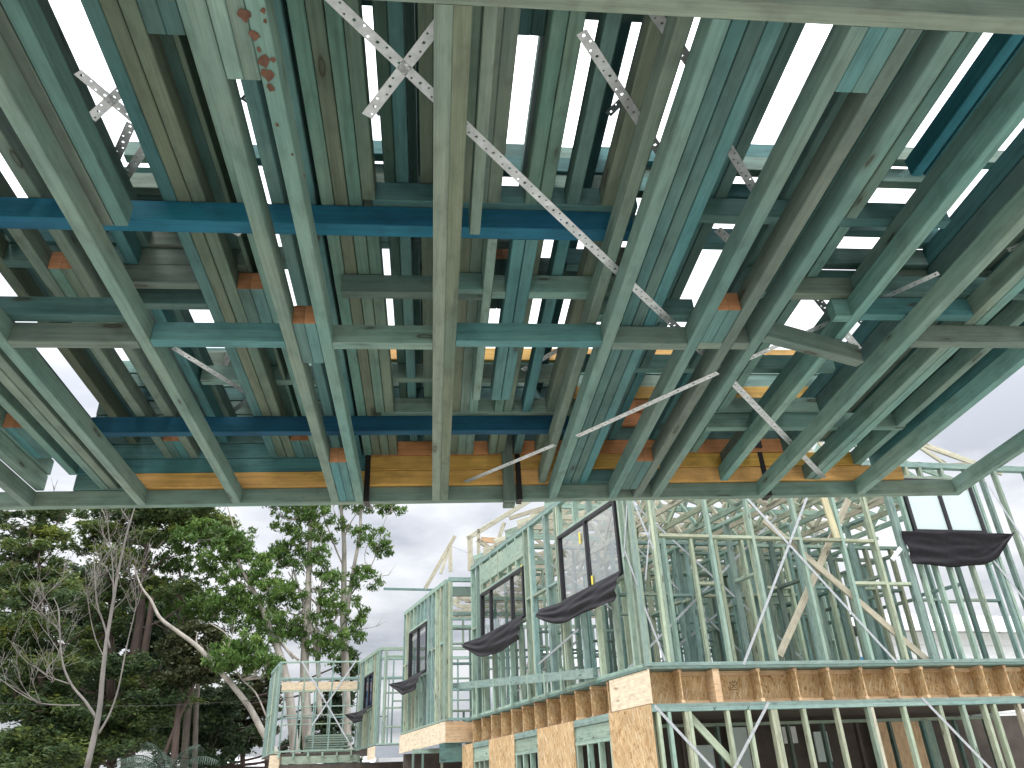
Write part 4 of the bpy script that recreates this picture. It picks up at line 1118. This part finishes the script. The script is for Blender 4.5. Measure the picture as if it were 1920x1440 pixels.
tree('gum_tree', 'gum tree with a long bare pale trunk slanting left across the dark trees', 'tree', 34,
     [[(575, 1500, 8), (500, 1385, 6.5), (470, 1330, 6), (440, 1290, 5.6), (405, 1250, 5.2), (370, 1212, 4.8), (330, 1182, 4.2), (300, 1158, 3.5), (283, 1125, 2.8), (265, 1100, 2), (250, 1060, 1.5)],
      [(372, 1215, 1.8), (368, 1200, 1.6), (370, 1188, 1.2)], [(430, 1205, 1.8), (425, 1190, 1.6), (410, 1178, 1.3), (392, 1168, 1)], [(500, 1345, 2), (480, 1300, 1.8), (455, 1275, 1.5), (435, 1245, 1)]], 'bark_pale',
     [(455, 1205, 26, 12), (430, 1220, 26, 12), (480, 1235, 26, 13), (505, 1240, 18, 12), (440, 1245, 24, 12), (415, 1235, 20, 12, -1), (470, 1215, 22, 12)],
     'leaf_gum', .18, 'gum', 1.3)
tree('gum_tree', 'leafy gum tree with bright green layered crown left of the leaning gum', 'tree', 39,
     [[(345, 1440, 8), (352, 1340, 7), (358, 1290, 6.5), (350, 1220, 5), (345, 1150, 4), (340, 1090, 3), (330, 1050, 2)], [(365, 1440, 6), (368, 1330, 5.5), (372, 1280, 5)], [(350, 1200, 3), (320, 1120, 2), (290, 1080, 1.5)]], 'bark_grey',
     [(250, 1050, 26, 14), (280, 1058, 28, 14), (320, 1052, 30, 14), (355, 1055, 26, 14), (230, 1040, 20, 14), (215, 1020, 24, 14), (245, 1020, 24, 14), (340, 1115, 34, 14), (375, 1120, 30, 16), (310, 1125, 24, 16), (290, 1095, 26, 14),
      (400, 1080, 26, 16), (350, 1150, 28, 16), (380, 1160, 22, 14), (410, 1150, 24, 12)],
     'leaf_gum', .18, 'gum', 1.0)
# dark conifers at the left
def tiers(x0, x1, y0, y1, n, rx=(24, 50), ry=(7, 13), bias=0, dd=(-2, 2)):
    return [(rt.uniform(x0, x1), rt.uniform(y0, y1), rt.uniform(*rx), rt.uniform(*ry), rt.uniform(*dd), bias+rt.uniform(-.12, .12)) for _ in range(n)]
tree('conifer_tree', 'dark layered conifer with yellow green tips, the leftmost tree', 'tree', 33,
     [[(75, 1440, 9), (78, 1300, 8), (74, 1180, 6), (74, 1100, 4.5), (72, 1030, 3), (70, 980, 2)], [(76, 1160, 3), (40, 1120, 2), (5, 1105, 1.2)], [(77, 1250, 3), (120, 1210, 2), (150, 1190, 1.2)], [(74, 1060, 2), (100, 1030, 1.6), (120, 1000, 1)]], 'bark_dark',
     [(20, 1000, 30, 9), (60, 990, 34, 8), (95, 1003, 30, 7, 0, .35), (40, 1035, 40, 9), (15, 1060, 30, 9), (90, 1060, 26, 8), (50, 1100, 36, 9), (20, 1130, 30, 8), (40, 1172, 44, 9, -1, .5), (15, 1165, 30, 8, -1, .45), (85, 1178, 20, 7, -1, .3), (30, 1205, 46, 11),
      (85, 1215, 34, 10), (30, 1245, 44, 11), (110, 1240, 30, 10), (20, 1290, 30, 9), (80, 1285, 40, 10), (40, 1340, 34, 10), (100, 1330, 34, 10), (20, 1390, 40, 12), (80, 1385, 44, 13), (60, 1425, 50, 14), (10, 960, 30, 14), (75, 955, 40, 14)]
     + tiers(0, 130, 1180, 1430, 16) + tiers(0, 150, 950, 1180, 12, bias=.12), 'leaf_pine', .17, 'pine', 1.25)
tree('conifer_tree', 'tall dark conifer with a thick twin trunk behind the bare tree', 'tree', 37,
     [[(240, 1440, 14), (243, 1330, 12), (250, 1240, 11), (262, 1165, 9), (268, 1090, 7), (275, 1030, 5), (280, 980, 4), (284, 930, 3)], [(258, 1330, 9), (268, 1240, 8), (280, 1165, 7), (285, 1120, 5)], [(210, 1440, 10), (208, 1300, 9), (207, 1180, 8), (212, 1100, 6)],
      [(270, 1080, 3), (305, 1050, 2), (340, 1040, 1)], [(280, 1000, 3), (310, 975, 2), (345, 965, 1.2)], [(276, 1030, 3), (240, 1000, 2), (210, 990, 1)], [(262, 1180, 3), (310, 1160, 2.4), (350, 1130, 1.5)]], 'bark_dark',
     [(290, 965, 40, 10), (330, 970, 34, 9), (250, 975, 30, 9), (300, 995, 30, 8), (345, 1000, 26, 8), (265, 1000, 26, 7), (380, 965, 26, 9, 0, .2), (210, 1000, 30, 9, 0, .2), (180, 990, 30, 9), (300, 945, 60, 12), (200, 960, 40, 12), (150, 1020, 30, 9),
      (210, 1110, 24, 16), (190, 1150, 30, 12), (225, 1170, 24, 14), (170, 1130, 26, 9), (250, 1120, 26, 10), (150, 1190, 30, 9, 0, .3), (165, 1215, 30, 9, 0, .1), (190, 1250, 30, 12)] + tiers(120, 330, 1210, 1430, 24, bias=-.05) + tiers(140, 400, 950, 1130, 14, bias=.12),
     'leaf_pine', .17, 'pine', 1.25)
tree('evergreen_tree', 'dark rusty brown crowned evergreen in the middle of the tree line', 'tree', 35.5,
     [[(325, 1440, 7), (330, 1380, 6.5), (338, 1300, 5), (350, 1240, 4), (365, 1200, 2.5)], [(300, 1440, 5), (330, 1360, 4), (375, 1260, 3), (400, 1220, 2)]], 'bark_dark',
     [(350, 1190, 30, 16), (380, 1195, 30, 18), (345, 1225, 26, 16), (375, 1230, 30, 18), (400, 1205, 20, 16), (360, 1255, 30, 14), (330, 1270, 26, 14), (395, 1260, 20, 12), (315, 1215, 18, 12, 1)], 'leaf_rust', .17, 'broad', 1.2)
tree('evergreen_tree', 'lower dark evergreen with rusty patches left of the farthest townhouse', 'tree', 44,
     [[(455, 1440, 5), (455, 1380, 4.5), (458, 1320, 3.5), (460, 1290, 2)], [(500, 1440, 5), (503, 1330, 4), (505, 1260, 3)]], 'bark_dark',
     [(450, 1310, 34, 18), (470, 1340, 30, 18), (440, 1350, 30, 16), (480, 1300, 22, 16), (455, 1285, 26, 12), (500, 1270, 14, 20), (505, 1310, 14, 22), (420, 1320, 22, 16), (470, 1375, 34, 14)], 'leaf_rust', .18, 'broad', 1.0)
tree('evergreen_tree', 'broad low dark evergreen filling the base of the tree line', 'tree', 42,
     [[(400, 1440, 6), (398, 1380, 5), (395, 1330, 3)], [(300, 1440, 6), (302, 1380, 5), (310, 1330, 3)]], 'bark_dark',
     tiers(310, 470, 1300, 1425, 18, (22, 38), (12, 18)) + tiers(540, 660, 1330, 1420, 7, (20, 30), (12, 20)) + [(655, 1240, 14, 16), (660, 1275, 12, 14), (640, 1300, 14, 20), (615, 1330, 16, 22)], 'leaf_dark', .19, 'broad', 1.05)
tree('evergreen_tree', 'deep green evergreen behind the twin trunked conifer', 'tree', 46,
     [[(180, 1440, 7), (182, 1300, 6), (180, 1200, 4)], [(100, 1440, 6), (110, 1300, 5)]], 'bark_dark',
     tiers(0, 330, 1080, 1430, 46, (26, 44), (14, 20)), 'leaf_dark', .2, 'broad', 1.0)
# the bare tree
RS = .55
root = tree('bare_tree', 'slender leafless grey tree in front of the dark conifers', 'tree', 28,
     [[(163, 1440, 9), (185, 1340, 8), (192, 1270, 7), (200, 1200, 6), (212, 1130, 5), (222, 1070, 4.2), (238, 1000, 3), (250, 960, 2.2), (262, 920, 1.5)],
      [(180, 1345, 5), (160, 1315, 4.2), (135, 1285, 3.6), (118, 1245, 3), (112, 1190, 2.4), (110, 1145, 1.8), (100, 1120, 1)], [(206, 1215, 3.5), (196, 1175, 3), (182, 1130, 2.5), (178, 1080, 2), (176, 1040, 1.5)],
      [(185, 1375, 4), (205, 1340, 3), (222, 1290, 2.6), (238, 1210, 2.2), (250, 1160, 1.6), (258, 1120, 1)], [(212, 1130, 2.4), (212, 1070, 2), (205, 1010, 1.5), (200, 960, 1)], [(130, 1282, 2), (95, 1270, 1.4), (70, 1255, .9)],
      [(150, 1322, 1.8), (110, 1322, 1.3), (70, 1318, .9)], [(200, 1240, 2), (180, 1200, 1.6), (168, 1150, 1.2), (165, 1120, .9)], [(113, 1185, 1.5), (90, 1160, 1), (60, 1140, .7)]],
     'twig', [], None, twig=4)
# palm low in the dark
pr = empty('palm_tree', loc=tuple(V((at(330, 1440, 31).x, 31, 0)))); tag(pr, 'palm with grey green drooping fronds at the foot of the dark trees', 'palm'); bpy.context.view_layer.update()
c = at(312, 1462, 31); mb = MB(); mb.tube([V((c.x, c.y, -.1)), V((c.x, c.y, c.z*.5)), c], [.22, .18, .15], 10); part(mb, 'trunk', 'bark_grey', pr, Matrix.Identity(4))
M['palm'] = leaf('palm_leaves', (.03, .05, .035), (.06, .10, .075), (.12, .16, .13))
for i in range(16):
    an = i*2.4; el = rt.uniform(.3, 1.2); d = V((math.cos(an)*math.cos(el), math.sin(an)*math.cos(el), math.sin(el))); mb = MB(); p = c.copy(); L = rt.uniform(1.7, 2.4); pts = [p.copy()]
    for j in range(12):
        d = (d+V((0, 0, -.13))).normalized(); p = p+d*L/12; pts.append(p.copy())
    mb.tube(pts, [.02]*13, 4, .4)
    for j in range(1, 13):
        for sg in (-1, 1):
            for q in (0, .5):
                b = pts[j-1].lerp(pts[j], q); dd = (pts[j]-pts[j-1]).normalized(); sdv = dd.cross(ZZ).normalized()*sg
                ll = .55*math.sin(math.pi*(j+2)/16)+.08; tip = b+(sdv*.8+dd*.5+V((0, 0, -.45)))*ll
                wv = dd*.022; mb.face([b-wv, b+wv, tip+wv*.2, tip-wv*.2], tint=rt.random(), uv=[(0, 0)]*4)
    part(mb, 'frond', 'palm', pr, Matrix.Identity(4))
# overhead wire
mb = MB(); a, b = at(-60, 1316, 30), at(560, 1306, 34); n = 20
mb.tube([a.lerp(b, i/n)+V((0, 0, -.25*math.sin(math.pi*i/n))) for i in range(n+1)], [.012]*(n+1), 5)
o = mb.build('overhead_wire', M['cable']); tag(o, 'thin black wire strung across in front of the dark trees', 'wire')

# ================================================================== GROUND, SKY, LIGHT, CAMERA
mb = MB(); mb.face([(-600, -600, 0), (600, -600, 0), (600, 900, 0), (-600, 900, 0)])
tag(mb.build('ground', M['ground']), kind='structure')
w = bpy.data.worlds.new('World'); bpy.context.scene.world = w; w.use_nodes = True
nt = w.node_tree; bg = nt.nodes['Background']
sky = node(nt, 'ShaderNodeTexSky', sky_type='NISHITA'); sky.sun_disc = False
SUN_E, SUN_A = math.radians(55), math.radians(200)
sky.sun_elevation = SUN_E; sky.sun_rotation = SUN_A
tc = node(nt, 'ShaderNodeTexCoord').outputs['Generated']
sp = node(nt, 'ShaderNodeSeparateXYZ'); nt.links.new(tc, sp.inputs[0])
z = math_n(nt, 'MAXIMUM', sp.outputs[2], 0.0)
# flat cloud deck: direction divided by height
den = math_n(nt, 'ADD', z, .16)
dv = node(nt, 'ShaderNodeCombineXYZ')
nt.links.new(math_n(nt, 'DIVIDE', sp.outputs[0], den), dv.inputs[0]); nt.links.new(math_n(nt, 'DIVIDE', sp.outputs[1], den), dv.inputs[1])
n1 = noise(nt, dv.outputs[0], 1.1, 6, .55)
cl = ramp(nt, n1, [(.37, (.58, .61, .67)), (.47, (.86, .88, .93)), (.58, (1.2, 1.2, 1.22))])
lum = math_n(nt, 'ADD', math_n(nt, 'MULTIPLY', math_n(nt, 'POWER', z, 2.1), 34.0), 4.7)
vm = node(nt, 'ShaderNodeVectorMath', operation='SCALE'); nt.links.new(cl, vm.inputs[0]); nt.links.new(lum, vm.inputs['Scale'])
mixc = mix_c(nt, .9, sky.outputs[0], vm.outputs[0])
nt.links.new(mixc, bg.inputs['Color']); bg.inputs['Strength'].default_value = .12
sl = bpy.data.lights.new('Sun', 'SUN'); sl.energy = 1.0; sl.angle = math.radians(14); sl.color = (1, .97, .92)
so = bpy.data.objects.new('Sun', sl); C.objects.link(so)
d = V((math.sin(SUN_A)*math.cos(SUN_E), math.cos(SUN_A)*math.cos(SUN_E), math.sin(SUN_E)))
so.rotation_euler = d.to_track_quat('Z', 'Y').to_euler()
cd = bpy.data.cameras.new('Camera'); co = bpy.data.objects.new('Camera', cd); C.objects.link(co)
cd.sensor_width = 36; cd.lens = F/1920*36; cd.clip_end = 3000; cd.clip_start = .05
m = R.to_4x4(); m.translation = CAM; co.matrix_world = m
sc = bpy.context.scene; sc.camera = co
sc.view_settings.view_transform = 'Standard'; sc.view_settings.look = 'None'; sc.view_settings.exposure = .3
sc.cycles.max_bounces = 8; sc.cycles.diffuse_bounces = 5; sc.cycles.transparent_max_bounces = 16
